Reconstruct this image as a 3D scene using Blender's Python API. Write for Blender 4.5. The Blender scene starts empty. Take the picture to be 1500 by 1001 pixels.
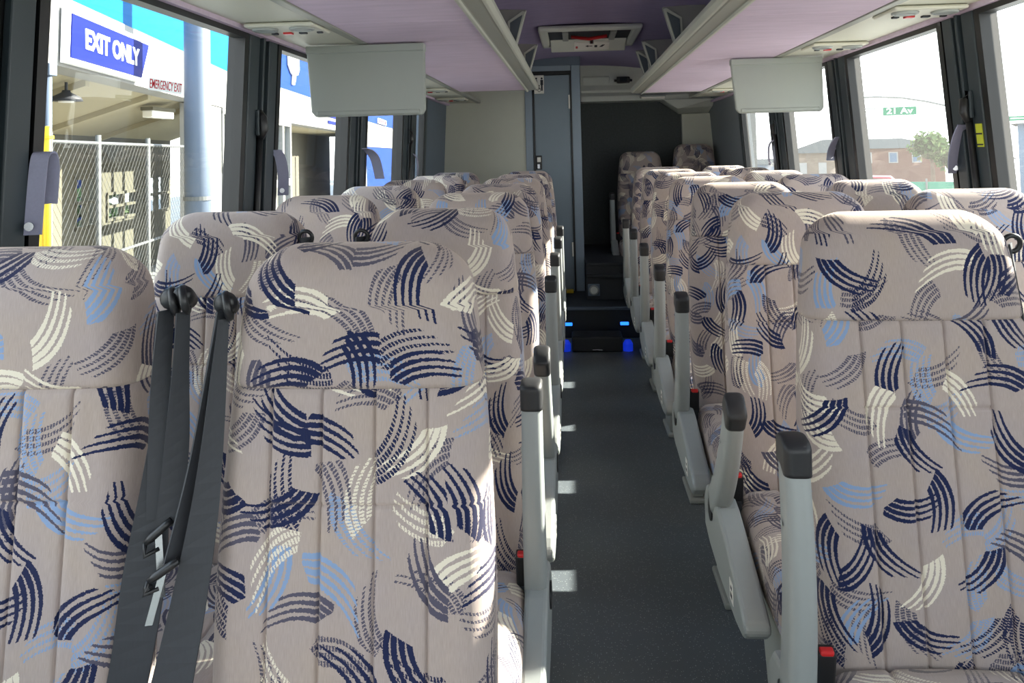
import bpy, bmesh, math, random
from mathutils import Vector, Matrix
random.seed(7)
C = bpy.context.scene.collection
S = bpy.context.scene

# ------------------------------------------------------------------ camera, sky, sun, exposure
F, YAW, PIT, ROL = 1200.0, math.radians(4.2371), math.radians(-2.465), math.radians(1.29)
EYE = 1.42
cd = bpy.data.cameras.new('camera'); cam = bpy.data.objects.new('camera', cd); C.objects.link(cam)
cd.sensor_width = 36.0; cd.lens = F / 1500 * 36; cd.clip_start = 0.02; cd.clip_end = 600
cd.shift_y = (172.2 - 500.5) / 1500      # the photograph is a low crop of a level view
fw = Vector((-math.sin(YAW) * math.cos(PIT), math.cos(YAW) * math.cos(PIT), -math.sin(PIT)))
rt = Vector((math.cos(YAW), math.sin(YAW), 0)); up = rt.cross(fw)
r2 = rt * math.cos(ROL) - up * math.sin(ROL); u2 = up * math.cos(ROL) + rt * math.sin(ROL)
m = Matrix((r2, u2, -fw)).transposed().to_4x4(); m.translation = (0, 0, EYE)
cam.matrix_world = m
S.camera = cam

def lin(r, g, b):
    f = lambda c: (c / 255 / 12.92) if c / 255 <= .04045 else ((c / 255 + .055) / 1.055) ** 2.4
    return (f(r), f(g), f(b), 1.0)

w = bpy.data.worlds.new('sky'); S.world = w; w.use_nodes = True
wn = w.node_tree.nodes; wl = w.node_tree.links; wn.clear()
wo = wn.new('ShaderNodeOutputWorld'); wb = wn.new('ShaderNodeBackground')
tc = wn.new('ShaderNodeTexCoord'); sx = wn.new('ShaderNodeSeparateXYZ'); cr = wn.new('ShaderNodeValToRGB')
cr.color_ramp.elements[0].position = 0.0; cr.color_ramp.elements[0].color = (1, 1, 1, 1)
cr.color_ramp.elements[1].position = 0.8; cr.color_ramp.elements[1].color = (0.62, 0.78, 1.0, 1)
wl.new(tc.outputs['Generated'], sx.inputs[0]); wl.new(sx.outputs['Z'], cr.inputs[0]); wl.new(cr.outputs[0], wb.inputs[0])
wb.inputs[1].default_value = 4.2
wl.new(wb.outputs[0], wo.inputs[0])
sd = bpy.data.lights.new('sun', 'SUN'); so = bpy.data.objects.new('sun', sd); C.objects.link(so)
sd.energy = 32.0; sd.angle = math.radians(0.6); sd.color = (1.0, 0.93, 0.82)
SUN = Vector((1.70, 1.0, 1.0)).normalized()          # towards the sun
so.rotation_euler = SUN.to_track_quat('Z', 'Y').to_euler(); so.location = (12, 0, 9)
vs = S.view_settings; vs.view_transform = 'Standard'; vs.look = 'None'; vs.gamma = 1; vs.exposure = 0.0; vs.use_curve_mapping = False
cy = S.cycles; cy.max_bounces = 10; cy.diffuse_bounces = 6; cy.glossy_bounces = 4; cy.transparent_max_bounces = 24; cy.transmission_bounces = 4
cy.caustics_reflective = False; cy.caustics_refractive = False; cy.sample_clamp_indirect = 6.0

# ------------------------------------------------------------------ materials
class NT:
    def __init__(s, mat): s.t = mat.node_tree
    def val(s, n, i, v):
        if hasattr(v, 'is_linked') or isinstance(v, bpy.types.NodeSocket): s.t.links.new(v, n.inputs[i])
        else: n.inputs[i].default_value = v
    def m(s, op, *a):
        n = s.t.nodes.new('ShaderNodeMath'); n.operation = op
        for i, v in enumerate(a): s.val(n, i, v)
        return n.outputs[0]
    def v(s, op, *a):
        n = s.t.nodes.new('ShaderNodeVectorMath'); n.operation = op
        for i, v in enumerate(a):
            if op == 'SCALE' and i == 1: s.val(n, 3, v)
            else: s.val(n, i, v)
        return n.outputs[0]
    def mix(s, f, a, b):
        n = s.t.nodes.new('ShaderNodeMix'); n.data_type = 'RGBA'
        s.val(n, 0, f); s.val(n, 6, a); s.val(n, 7, b); return n.outputs[2]
    def new(s, t): return s.t.nodes.new(t)
    def link(s, a, b): s.t.links.new(a, b)

def base_mat(name, col, rough=.6, metal=0.0, spec=.5, noise=0.0, nscale=20, stretch=(1, 1, 1), bump=0.0):
    mt = bpy.data.materials.new(name); mt.use_nodes = True
    b = mt.node_tree.nodes['Principled BSDF']
    b.inputs['Base Color'].default_value = col; b.inputs['Roughness'].default_value = rough
    b.inputs['Metallic'].default_value = metal; b.inputs['Specular IOR Level'].default_value = spec
    if noise or bump:
        T = NT(mt); t = T.new('ShaderNodeTexCoord'); mp = T.new('ShaderNodeMapping'); mp.inputs['Scale'].default_value = stretch
        T.link(t.outputs['Object'], mp.inputs[0]); n = T.new('ShaderNodeTexNoise'); n.inputs['Scale'].default_value = nscale; n.inputs['Detail'].default_value = 4
        T.link(mp.outputs[0], n.inputs['Vector'])
        if noise:
            k = T.m('ADD', T.m('MULTIPLY', T.m('SUBTRACT', n.outputs[0], .5), noise * 2), 1.0)
            T.link(T.v('SCALE', col[:3], k), b.inputs['Base Color'])
        if bump:
            bp = T.new('ShaderNodeBump'); bp.inputs['Strength'].default_value = bump; bp.inputs['Distance'].default_value = .002
            T.link(n.outputs[0], bp.inputs['Height']); T.link(bp.outputs[0], b.inputs['Normal'])
    return mt

def fabric():
    mt = bpy.data.materials.new('seat_moquette'); mt.use_nodes = True; T = NT(mt); b = mt.node_tree.nodes['Principled BSDF']
    uvn = T.new('ShaderNodeUVMap'); uvn.uv_map = 'UVMap'
    oi = T.new('ShaderNodeObjectInfo')
    off = T.new('ShaderNodeCombineXYZ'); T.link(T.m('MULTIPLY', oi.outputs['Random'], 7.31), off.inputs[0]); T.link(T.m('MULTIPLY', oi.outputs['Random'], 3.17), off.inputs[1])
    uv = T.v('ADD', uvn.outputs[0], off.outputs[0])
    # woven jitter
    nz = T.new('ShaderNodeTexNoise'); nz.inputs['Scale'].default_value = 420; nz.inputs['Detail'].default_value = 1; T.link(uv, nz.inputs['Vector'])
    jit = T.v('SCALE', T.v('SUBTRACT', nz.outputs['Color'], (.5, .5, .5)), .0042)
    uvj = T.v('ADD', uv, jit)
    # base with pile and nap
    mp = T.new('ShaderNodeMapping'); mp.inputs['Scale'].default_value = (900, 60, 1); T.link(uv, mp.inputs[0])
    n1 = T.new('ShaderNodeTexNoise'); n1.inputs['Scale'].default_value = 1; n1.inputs['Detail'].default_value = 2; T.link(mp.outputs[0], n1.inputs['Vector'])
    n2 = T.new('ShaderNodeTexNoise'); n2.inputs['Scale'].default_value = 9; n2.inputs['Detail'].default_value = 3; T.link(uv, n2.inputs['Vector'])
    col = T.mix(n2.outputs[0], lin(168, 153, 139), lin(157, 147, 149))
    col = T.v('SCALE', col, T.m('ADD', .8, T.m('MULTIPLY', n1.outputs[0], .4)))
    navy, grey, cream, blue = lin(20, 32, 68), lin(78, 76, 92), lin(216, 208, 190), lin(126, 150, 184)
    def layer(col, seed, cell, cols, dashed, keep=.1):
        p = T.v('ADD', T.v('SCALE', uvj, 1 / cell), seed)
        vo = T.new('ShaderNodeTexVoronoi'); vo.voronoi_dimensions = '2D'; vo.inputs['Scale'].default_value = 1; vo.inputs['Randomness'].default_value = .62
        T.link(p, vo.inputs['Vector'])
        l = T.new('ShaderNodeSeparateXYZ'); T.link(T.v('SUBTRACT', p, vo.outputs['Position']), l.inputs[0])
        cc = T.new('ShaderNodeSeparateColor'); T.link(vo.outputs['Color'], cc.inputs[0])
        R, G, B = cc.outputs[0], cc.outputs[1], cc.outputs[2]
        a = T.m('MULTIPLY', R, 6.283); c, s_ = T.m('COSINE', a), T.m('SINE', a)
        x = T.m('SUBTRACT', T.m('MULTIPLY', l.outputs[0], c), T.m('MULTIPLY', l.outputs[1], s_))
        y = T.m('ADD', T.m('MULTIPLY', l.outputs[0], s_), T.m('MULTIPLY', l.outputs[1], c))
        sg = T.m('SUBTRACT', T.m('MULTIPLY', T.m('GREATER_THAN', T.m('FRACT', T.m('MULTIPLY', B, 7.7)), .5), 2), 1)
        yy = T.m('ADD', y, .30)
        xx = T.m('ADD', x, T.m('MULTIPLY', sg, T.m('SUBTRACT', T.m('MULTIPLY', T.m('MULTIPLY', yy, yy), .75), .12)))
        L, W = .50, .225
        t = T.m('DIVIDE', T.m('ADD', y, L), 2 * L)
        # the strands fan out a little from the solid end to the thin end
        xs = T.m('DIVIDE', xx, T.m('ADD', .82, T.m('MULTIPLY', t, .36)))
        env = T.m('MULTIPLY', T.m('LESS_THAN', T.m('ABSOLUTE', T.m('ADD', y, T.m('MULTIPLY', xs, T.m('MULTIPLY', sg, .55)))), L - .06), T.m('LESS_THAN', T.m('ABSOLUTE', xs), W))
        f = T.m('FRACT', T.m('MULTIPLY', T.m('ADD', xs, W), 4 / (2 * W)))
        tri = T.m('MULTIPLY', T.m('ABSOLUTE', T.m('SUBTRACT', f, .5)), 2)
        line = T.m('LESS_THAN', tri, T.m('SUBTRACT', .93, T.m('MULTIPLY', T.m('POWER', t, .8), .66)))
        dash = T.m('MAXIMUM', T.m('LESS_THAN', T.m('FRACT', T.m('ADD', T.m('MULTIPLY', y, 23), T.m('MULTIPLY', T.m('FLOOR', T.m('MULTIPLY', T.m('ADD', xs, W), 4 / (2 * W))), .5))), .68), T.m('GREATER_THAN', B, dashed))
        mk = T.m('MULTIPLY', T.m('MULTIPLY', env, line), T.m('MULTIPLY', dash, T.m('GREATER_THAN', T.m('FRACT', T.m('MULTIPLY', G, 13.3)), keep)))
        rp = T.new('ShaderNodeValToRGB'); rp.color_ramp.interpolation = 'CONSTANT'
        while len(rp.color_ramp.elements) < len(cols): rp.color_ramp.elements.new(.5)
        for e, (pos, cc_) in zip(rp.color_ramp.elements, cols): e.position = pos; e.color = cc_
        T.link(G, rp.inputs[0])
        return T.mix(mk, col, rp.outputs[0])
    col = layer(col, (3.3, 1.7, 0), .098, [(0, grey), (.40, blue), (.70, grey)], .8, .25)
    col = layer(col, (11.9, 7.1, 0), .104, [(0, cream), (.30, navy), (.66, blue), (.82, cream)], .3, .2)
    col = layer(col, (23.1, 15.4, 0), .110, [(0, navy), (.66, grey), (.84, cream)], .22, .12)
    T.link(col, b.inputs['Base Color']); b.inputs['Roughness'].default_value = .95; b.inputs['Specular IOR Level'].default_value = .15
    b.inputs['Sheen Weight'].default_value = .35; b.inputs['Sheen Roughness'].default_value = .5; b.inputs['Sheen Tint'].default_value = lin(255, 235, 215)
    bp = T.new('ShaderNodeBump'); bp.inputs['Strength'].default_value = .25; bp.inputs['Distance'].default_value = .0015
    T.link(n1.outputs[0], bp.inputs['Height']); T.link(bp.outputs[0], b.inputs['Normal'])
    return mt

def glass(name, tint, dust=0.0):
    mt = bpy.data.materials.new(name); mt.use_nodes = True; T = NT(mt); mt.node_tree.nodes.remove(mt.node_tree.nodes['Principled BSDF'])
    o = mt.node_tree.nodes['Material Output']; tr = T.new('ShaderNodeBsdfTransparent'); tr.inputs[0].default_value = tint
    gl = T.new('ShaderNodeBsdfGlossy'); gl.inputs['Roughness'].default_value = .0
    ge = T.new('ShaderNodeNewGeometry'); dt = T.new('ShaderNodeVectorMath'); dt.operation = 'DOT_PRODUCT'
    T.link(ge.outputs['Incoming'], dt.inputs[0]); T.link(ge.outputs['Normal'], dt.inputs[1])
    fr = T.m('ADD', .025, T.m('MULTIPLY', .28, T.m('POWER', T.m('SUBTRACT', 1.0, T.m('ABSOLUTE', dt.outputs['Value'])), 5)))
    mx = T.new('ShaderNodeMixShader'); T.link(fr, mx.inputs[0]); T.link(tr.outputs[0], mx.inputs[1]); T.link(gl.outputs[0], mx.inputs[2]); last = mx
    if dust:
        tl = T.new('ShaderNodeBsdfTranslucent'); tl.inputs[0].default_value = (.9, .88, .84, 1); m2 = T.new('ShaderNodeMixShader'); m2.inputs[0].default_value = dust
        T.link(mx.outputs[0], m2.inputs[1]); T.link(tl.outputs[0], m2.inputs[2]); last = m2
    T.link(last.outputs[0], o.inputs[0])
    return mt

def emit(name, col, st):
    mt = bpy.data.materials.new(name); mt.use_nodes = True; b = mt.node_tree.nodes['Principled BSDF']
    b.inputs['Base Color'].default_value = col; b.inputs['Emission Color'].default_value = col; b.inputs['Emission Strength'].default_value = st
    return mt

def speckle_floor():
    mt = base_mat('floor_vinyl', lin(60, 66, 72), .42, spec=.4); T = NT(mt); b = mt.node_tree.nodes['Principled BSDF']
    t = T.new('ShaderNodeTexCoord'); v = T.new('ShaderNodeTexVoronoi'); v.inputs['Scale'].default_value = 190; T.link(t.outputs['Object'], v.inputs['Vector'])
    cc = T.new('ShaderNodeSeparateColor'); T.link(v.outputs['Color'], cc.inputs[0])
    sp = T.m('MULTIPLY', T.m('LESS_THAN', v.outputs['Distance'], .26), T.m('GREATER_THAN', cc.outputs[0], .72))
    n = T.new('ShaderNodeTexNoise'); n.inputs['Scale'].default_value = 3.0; n.inputs['Detail'].default_value = 6; T.link(t.outputs['Object'], n.inputs['Vector'])
    c0 = T.mix(n.outputs[0], lin(86, 93, 99), lin(104, 111, 116))
    c1 = T.mix(sp, c0, T.mix(cc.outputs[1], lin(160, 172, 178), lin(180, 182, 170)))
    T.link(c1, b.inputs['Base Color'])
    return mt

M = {
 'fabric': fabric(),
 'grey': base_mat('light_grey_plastic', lin(146, 151, 149), .45, noise=.03, nscale=60),
 'grey2': base_mat('mid_grey_plastic', lin(160, 164, 160), .5, noise=.03, nscale=60),
 'header': base_mat('header_pale_grey', lin(208, 211, 202), .55, noise=.03, nscale=20),
 'black': base_mat('black_plastic', lin(28, 29, 31), .38),
 'softblack': base_mat('soft_black_pad', lin(36, 37, 39), .5, bump=.1, nscale=200),
 'belt': base_mat('black_webbing', lin(44, 47, 52), .62, noise=.15, nscale=300, stretch=(1, 1, .15)),
 'red': base_mat('red_button', lin(196, 36, 38), .35),
 'chrome': base_mat('chrome', lin(170, 172, 176), .22, metal=1),
 'sticker': base_mat('white_sticker', lin(235, 232, 224), .5),
 'ink': base_mat('dark_ink', lin(40, 42, 48), .6),
 'floor': speckle_floor(),
 'frame': base_mat('window_frame_black', lin(15, 16, 17), .4, noise=.1, nscale=8),
 'alu': base_mat('pillar_grey_metal', lin(48, 58, 63), .45, metal=.0, noise=.12, nscale=6),
 'wall': base_mat('wall_panel_grey', lin(132, 140, 144), .6, noise=.04, nscale=40),
 'wall_dark': base_mat('wall_panel_slate', lin(96, 108, 122), .6, noise=.05, nscale=30),
 'wall_beige': base_mat('toilet_wall_beige_grey', lin(196, 198, 184), .55, noise=.03, nscale=12),
 'door': base_mat('door_blue_grey', lin(124, 138, 148), .5, noise=.04, nscale=10),
 'jamb': base_mat('door_surround_blue_grey', lin(138, 152, 164), .5, noise=.04, nscale=10),
 'carpetblack': base_mat('black_carpet', lin(84, 88, 88), .95, spec=.1, noise=.25, nscale=60, bump=.4),
 'step': base_mat('black_step_vinyl', lin(34, 38, 44), .5, noise=.12, nscale=40),
 'mauve': base_mat('mauve_lining', lin(210, 192, 210), .9, spec=.1, noise=.16, nscale=5, stretch=(1, 6, 6)),
 'ceiling': base_mat('purple_ceiling_lining', lin(152, 142, 172), .95, spec=.05, noise=.14, nscale=7, stretch=(1, 5, 5)),
 'rail': base_mat('rail_grey', lin(188, 188, 176), .4, noise=.03, nscale=30),
 'rail_dark': base_mat('rail_olive_grey', lin(150, 150, 140), .45, noise=.04, nscale=30),
 'psu': base_mat('service_panel_cream', lin(206, 204, 188), .5, noise=.03, nscale=20),
 'bracket': base_mat('bracket_grey', lin(138, 136, 132), .55),
 'bracket_in': base_mat('bracket_inset_slate', lin(78, 86, 92), .6),
 'monitor': base_mat('monitor_grey', lin(152, 157, 150), .5, noise=.02, nscale=20),
 'strap': base_mat('lavender_strap', lin(160, 162, 186), .85, noise=.08, nscale=200),
 'blue_led': emit('blue_step_light', (.02, .2, 1, 1), 2.2),
 'blue_deep': emit('deep_blue_step_light', (.01, .05, .9, 1), .4),
 'glass_right': glass('bus_window_glass_dusty', (.95, .97, .96, 1), .018), 'glass': glass('bus_window_glass', (.95, .97, .96, 1), .002),
 'clearglass': glass('pane_glass', (.9, .93, .95, 1)),
 'decal_white': base_mat('decal_white', lin(240, 240, 238), .5),
 'decal_red': base_mat('decal_red', lin(214, 24, 50), .5),
 'lime': base_mat('lime_sticker', lin(204, 214, 60), .5),
 'yellowtag': base_mat('yellow_plastic', lin(226, 190, 40), .5),
 # outside
 'asphalt': base_mat('street_asphalt', lin(150, 150, 146), .9, noise=.1, nscale=2),
 'facade_white': base_mat('facade_white', lin(138, 137, 133), .7, noise=.03, nscale=1),
 'fascia_cyan': base_mat('fascia_sky_blue', lin(14, 92, 150), .6, spec=.05),
 'fascia_blue': base_mat('fascia_royal_blue', lin(22, 54, 122), .6, spec=.05),
 'sign_blue': base_mat('sign_blue', lin(20, 32, 104), .6, spec=.05),
 'sign_white': base_mat('sign_white', lin(240, 240, 240), .6),
 'sign_red': base_mat('sign_red', lin(200, 30, 48), .6),
 'sign_green': base_mat('street_sign_green', lin(10, 110, 78), .6, spec=.05),
 'beige': base_mat('bay_ceiling_beige', lin(160, 150, 122), .8, noise=.1, nscale=1, stretch=(1, .2, 1)),
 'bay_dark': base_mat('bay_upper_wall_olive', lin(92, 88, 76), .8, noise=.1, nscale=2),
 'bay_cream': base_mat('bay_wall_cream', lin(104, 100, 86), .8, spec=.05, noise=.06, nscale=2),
 'post': base_mat('lamp_post_pale_blue', lin(86, 98, 114), .5, noise=.05, nscale=3),
 'yellow': base_mat('bollard_yellow', lin(206, 172, 0), .5),
 'galv': base_mat('galvanised_steel', lin(96, 98, 96), .6),
 'wire': base_mat('fence_wire', lin(56, 58, 56), .6),
 'blue_wall': base_mat('blue_corrugated_wall', lin(20, 52, 118), .6, spec=.05, noise=.2, nscale=1.2, stretch=(4, 4, .2)),
 'brick': base_mat('house_brick', lin(104, 76, 66), .9, spec=.05, noise=.1, nscale=3),
 'siding': base_mat('house_siding_tan', lin(112, 98, 84), .9, spec=.05, noise=.05, nscale=2),
 'rooftile': base_mat('house_roof_grey', lin(40, 49, 54), .9, spec=.05, noise=.1, nscale=2),
 'house_blue': base_mat('house_pale_blue', lin(84, 104, 124), .9, spec=.05, noise=.1, nscale=.5),
 'leaf': base_mat('tree_leaf', lin(80, 100, 58), .9, spec=.05, noise=.3, nscale=1.5),
 'bark': base_mat('tree_bark', lin(90, 74, 60), .9, noise=.2, nscale=6),
 'car_red': base_mat('car_red_paint', lin(150, 20, 36), .3),
 'car_glass': base_mat('car_dark_glass', lin(40, 46, 54), .15),
 'tyre': base_mat('tyre_black', lin(30, 30, 30), .8),
 'green_fence': base_mat('green_fence_fabric', lin(40, 120, 96), .9, noise=.1, nscale=3),
}

def translucent(mt, k):
    T = NT(mt); b = mt.node_tree.nodes['Principled BSDF']; o = mt.node_tree.nodes['Material Output']
    tl = T.new('ShaderNodeBsdfTranslucent'); tl.inputs[0].default_value = b.inputs['Base Color'].default_value
    mx = T.new('ShaderNodeMixShader'); mx.inputs[0].default_value = k
    T.link(b.outputs[0], mx.inputs[1]); T.link(tl.outputs[0], mx.inputs[2]); T.link(mx.outputs[0], o.inputs[0])
translucent(M['decal_white'], .6); translucent(M['decal_red'], .6)
# ------------------------------------------------------------------ mesh helpers
def link_mesh(name, verts, faces, mat, parent=None, uvs=None, smooth=False, bevel=0, seg=2):
    me = bpy.data.meshes.new(name); me.from_pydata([tuple(v) for v in verts], [], faces); me.update()
    mats = mat if isinstance(mat, list) else [mat]
    for x in mats: me.materials.append(M[x] if isinstance(x, str) else x)
    if uvs:
        u = me.uv_layers.new(name='UVMap'); k = 0
        for f in uvs:
            for c in f: u.data[k].uv = c; k += 1
    if smooth:
        for p in me.polygons: p.use_smooth = True
    o = bpy.data.objects.new(name, me); C.objects.link(o)
    if parent: o.parent = parent
    if bevel:
        b = o.modifiers.new('b', 'BEVEL'); b.width = bevel; b.segments = seg; b.limit_method = 'ANGLE'; b.angle_limit = math.radians(40)
        if smooth:
            pass
    return o

class MB:
    def __init__(s): s.v = []; s.f = []
    def add(s, v, f):
        k = len(s.v); s.v += [Vector(x) for x in v]; s.f += [tuple(i + k for i in q) for q in f]; return s
    def box(s, x0, x1, y0, y1, z0, z1, rot=None, piv=None):
        v = [Vector((x, y, z)) for z in (z0, z1) for y in (y0, y1) for x in (x0, x1)]
        if rot:
            pv = Vector(piv) if piv else Vector(((x0 + x1) / 2, (y0 + y1) / 2, (z0 + z1) / 2))
            v = [rot @ (p - pv) + pv for p in v]
        return s.add(v, [(0, 2, 3, 1), (4, 5, 7, 6), (0, 1, 5, 4), (2, 6, 7, 3), (0, 4, 6, 2), (1, 3, 7, 5)])
    def hexa(s, b, t):          # two quads, matching order
        return s.add(list(b) + list(t), [(3, 2, 1, 0), (4, 5, 6, 7), (0, 1, 5, 4), (1, 2, 6, 5), (2, 3, 7, 6), (3, 0, 4, 7)])
    def prism(s, poly, axis, a, b):
        mk = {'x': lambda p, t: (t, p[0], p[1]), 'y': lambda p, t: (p[0], t, p[1]), 'z': lambda p, t: (p[0], p[1], t)}[axis]
        n = len(poly); v = [mk(p, a) for p in poly] + [mk(p, b) for p in poly]
        return s.add(v, [tuple(range(n - 1, -1, -1)), tuple(range(n, 2 * n))] + [(i, (i + 1) % n, n + (i + 1) % n, n + i) for i in range(n)])
    def tube(s, path, r, n=10):
        path = [Vector(p) for p in path]; rings = []
        for i, p in enumerate(path):
            d = (path[min(i + 1, len(path) - 1)] - path[max(i - 1, 0)]).normalized()
            a = d.cross(Vector((0, 0, 1)) if abs(d.z) < .9 else Vector((1, 0, 0))).normalized(); b = d.cross(a)
            rr = r[i] if isinstance(r, (list, tuple)) else r
            rings.append([p + (a * math.cos(2 * math.pi * k / n) + b * math.sin(2 * math.pi * k / n)) * rr for k in range(n)])
        v = [q for g in rings for q in g]; f = []
        for i in range(len(rings) - 1):
            for k in range(n): f.append((i * n + k, i * n + (k + 1) % n, (i + 1) * n + (k + 1) % n, (i + 1) * n + k))
        f.append(tuple(range(n - 1, -1, -1))); f.append(tuple(range((len(rings) - 1) * n, len(rings) * n)))
        return s.add(v, f)
    def disc(s, c, nrm, r, h, n=20, r2=None):
        c = Vector(c); d = Vector(nrm).normalized(); return s.tube([c, c + d * h], [r, r2 if r2 is not None else r], n)
    def ring(s, c, nrm, r, rr, n=28, k=8):
        c = Vector(c); d = Vector(nrm).normalized(); a = d.cross(Vector((0, 0, 1)) if abs(d.z) < .9 else Vector((1, 0, 0))).normalized(); b = d.cross(a); v = []; f = []
        for i in range(n):
            t = 2 * math.pi * i / n; e = a * math.cos(t) + b * math.sin(t)
            for j in range(k):
                q = 2 * math.pi * j / k; v.append(c + e * (r + rr * math.cos(q)) + d * rr * math.sin(q))
        for i in range(n):
            for j in range(k): f.append((i * k + j, i * k + (j + 1) % k, ((i + 1) % n) * k + (j + 1) % k, ((i + 1) % n) * k + j))
        return s.add(v, f)
    def build(s, name, mat, parent=None, bevel=0, smooth=False, seg=2):
        return link_mesh(name, s.v, s.f, mat, parent, None, smooth, bevel, seg)

def tag(o, label=None, cat=None, group=None, kind=None):
    if label: o['label'] = label
    if cat: o['category'] = cat
    if group: o['group'] = group
    if kind: o['kind'] = kind
    return o
def empty(name, loc=(0, 0, 0)):
    o = bpy.data.objects.new(name, None); C.objects.link(o); o.location = loc; o.empty_display_size = .1; return o
def thing(name, label, cat, loc=(0, 0, 0), group=None): return tag(empty(name, loc), label, cat, group)
def struct(o): o['kind'] = 'structure'; return o
def copy_tree(o, parent=None):
    c = o.copy(); C.objects.link(c); c.parent = parent
    for ch in list(o.children): copy_tree(ch, c)
    return c
def text(name, body, mat, parent, size, M4, extrude=.002, offset=0.0, shear=0.0):
    cu = bpy.data.curves.new(name, 'FONT'); cu.body = body; cu.size = size; cu.extrude = extrude; cu.offset = offset; cu.shear = shear
    cu.align_x = 'CENTER'; cu.align_y = 'CENTER'; cu.materials.append(M[mat]); cu.resolution_u = 4
    t0 = bpy.data.objects.new('lettering', cu); me = bpy.data.meshes.new_from_object(t0); bpy.data.objects.remove(t0)
    o = bpy.data.objects.new(name, me); C.objects.link(o); o.parent = parent
    o.matrix_parent_inverse = Matrix.Translation(-Vector(parent.location)); o.matrix_basis = M4
    return o
def basis(x, y, loc, sx=1, sy=1):
    x = Vector(x).normalized(); y = Vector(y); y = (y - x * y.dot(x)).normalized(); z = x.cross(y)
    mm = Matrix((x * sx, y * sy, z)).transposed().to_4x4(); mm.translation = loc; return mm

# ------------------------------------------------------------------ bus shell
XL = lambda z: -1.10 - .05 * (1.85 - z)
XR = lambda z: 1.30 + .065 * (1.85 - z)
Y0, Y1 = -1.7, 8.05
SILL, HEAD = .80, 1.845

def wall_strip(mb, side, y0, y1, z0, z1, d0, d1):
    X = XL if side < 0 else XR
    q = lambda z, d: X(z) - side * d
    b = [(q(z0, d0), y0, z0), (q(z0, d0), y1, z0), (q(z1, d0), y1, z1), (q(z1, d0), y0, z1)]
    t = [(q(z0, d1), y0, z0), (q(z0, d1), y1, z0), (q(z1, d1), y1, z1), (q(z1, d1), y0, z1)]
    return mb.hexa(b, t)

struct(MB().box(-1.4, 1.6, Y0, Y1, -.08, 0).build('floor', 'floor'))
# purple ceiling, slightly vaulted
cv = []; prof = []
for i in range(25):
    x = -1.2 + i * (2.6 / 24); u = (x - .10) / 1.3
    prof.append((x, 2.24 - .20 * u * u - .12 * u ** 4))
mbc = MB(); top = [(x, z + .06) for x, z in prof]
mbc.prism(prof + top[::-1], 'y', Y0, Y1)
struct(mbc.build('ceiling', 'ceiling', smooth=False))
for side, nm in ((-1, 'wall_left'), (1, 'wall_right')):
    mb = MB(); wall_strip(mb, side, Y0, Y1, 0, SILL, -.06, 0); wall_strip(mb, side, Y0, Y1, HEAD + .015, 2.16, -.06, 0)
    struct(mb.build(nm, 'wall'))
    mb = MB(); X = XL if side < 0 else XR
    a, b_ = X(HEAD), X(HEAD) - side * .03
    mb.box(min(a, b_), max(a, b_), Y0, 7.1 if side < 0 else 7.7, HEAD, HEAD + .018)
    struct(mb.build('trim_1' if side < 0 else 'trim_2', 'mauve'))

WIN = {-1: [(-1.45, -.20), (.18, 1.33), (1.63, 2.675), (2.998, 3.965), (4.332, 5.25), (5.69, 6.012)],
       1: [(-1.45, -.05), (.20, 1.12), (1.42, 2.692), (2.974, 3.95), (4.268, 5.187), (5.555, 6.445)]}
wn_ = 0
for side in (-1, 1):
    wins = WIN[side]
    for i, (a, b_) in enumerate(wins):
        wn_ += 1
        e = struct(empty('window_%d' % wn_, ((XL if side < 0 else XR)(SILL), (a + b_) / 2, SILL)))
        fm = MB()
        inv = Vector(e.location)
        for (ya, yb, za, zb) in ((a - .022, a + .012, SILL, HEAD), (b_ - .012, b_ + .022, SILL, HEAD), (a, b_, SILL, SILL + .02), (a, b_, HEAD - .018, HEAD + .015)):
            wall_strip(fm, side, ya, yb, za, zb, -.03, .012)
        f_ = fm.build('frame', 'frame', e); f_.matrix_parent_inverse = Matrix.Translation(-inv)
        pm = MB(); wall_strip(pm, side, a, b_, SILL + .005, HEAD - .005, -.022, -.018)
        p_ = pm.build('pane', 'glass' if side < 0 else 'glass_right', e); p_.matrix_parent_inverse = Matrix.Translation(-inv)
    edges = [Y0] + [v for ab in wins for v in ab] + [Y1]
    for i in range(0, len(edges), 2):
        a, b_ = edges[i], edges[i + 1]
        if i == len(edges) - 2:
            mb = MB(); wall_strip(mb, side, a + .022, b_, SILL, HEAD + .02, -.06, 0)
            struct(mb.build('wall_left_panel' if side < 0 else 'wall_right_panel', 'wall_dark' if side < 0 else 'wall'))
            mb = MB(); wall_strip(mb, side, a + .02, a + .09, SILL, HEAD, 0, .016); struct(mb.build('window_pillar', 'alu', bevel=.004))
            continue
        mb = MB(); wall_strip(mb, side, a + .02, b_ - .02, SILL, HEAD + .015, -.06, -.005)
        p = struct(mb.build('window_pillar', 'frame'))
        wd = b_ - a
        if wd > .2:
            mb = MB(); wall_strip(mb, side, a + .03, a + .03 + wd * .27, SILL, HEAD, -.006, .014); mb.build('pillar_strip', 'alu', p, bevel=.004)
            mb = MB(); wall_strip(mb, side, b_ - .035 - wd * .24, b_ - .035, SILL, HEAD, -.006, .014); mb.build('pillar_strip', 'alu', p, bevel=.004)
            mb = MB(); wall_strip(mb, side, a + .045 + wd * .28, a + .06 + wd * .28, SILL, HEAD, -.006, .022); mb.build('pillar_strip', 'alu', p, bevel=.003)

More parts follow.
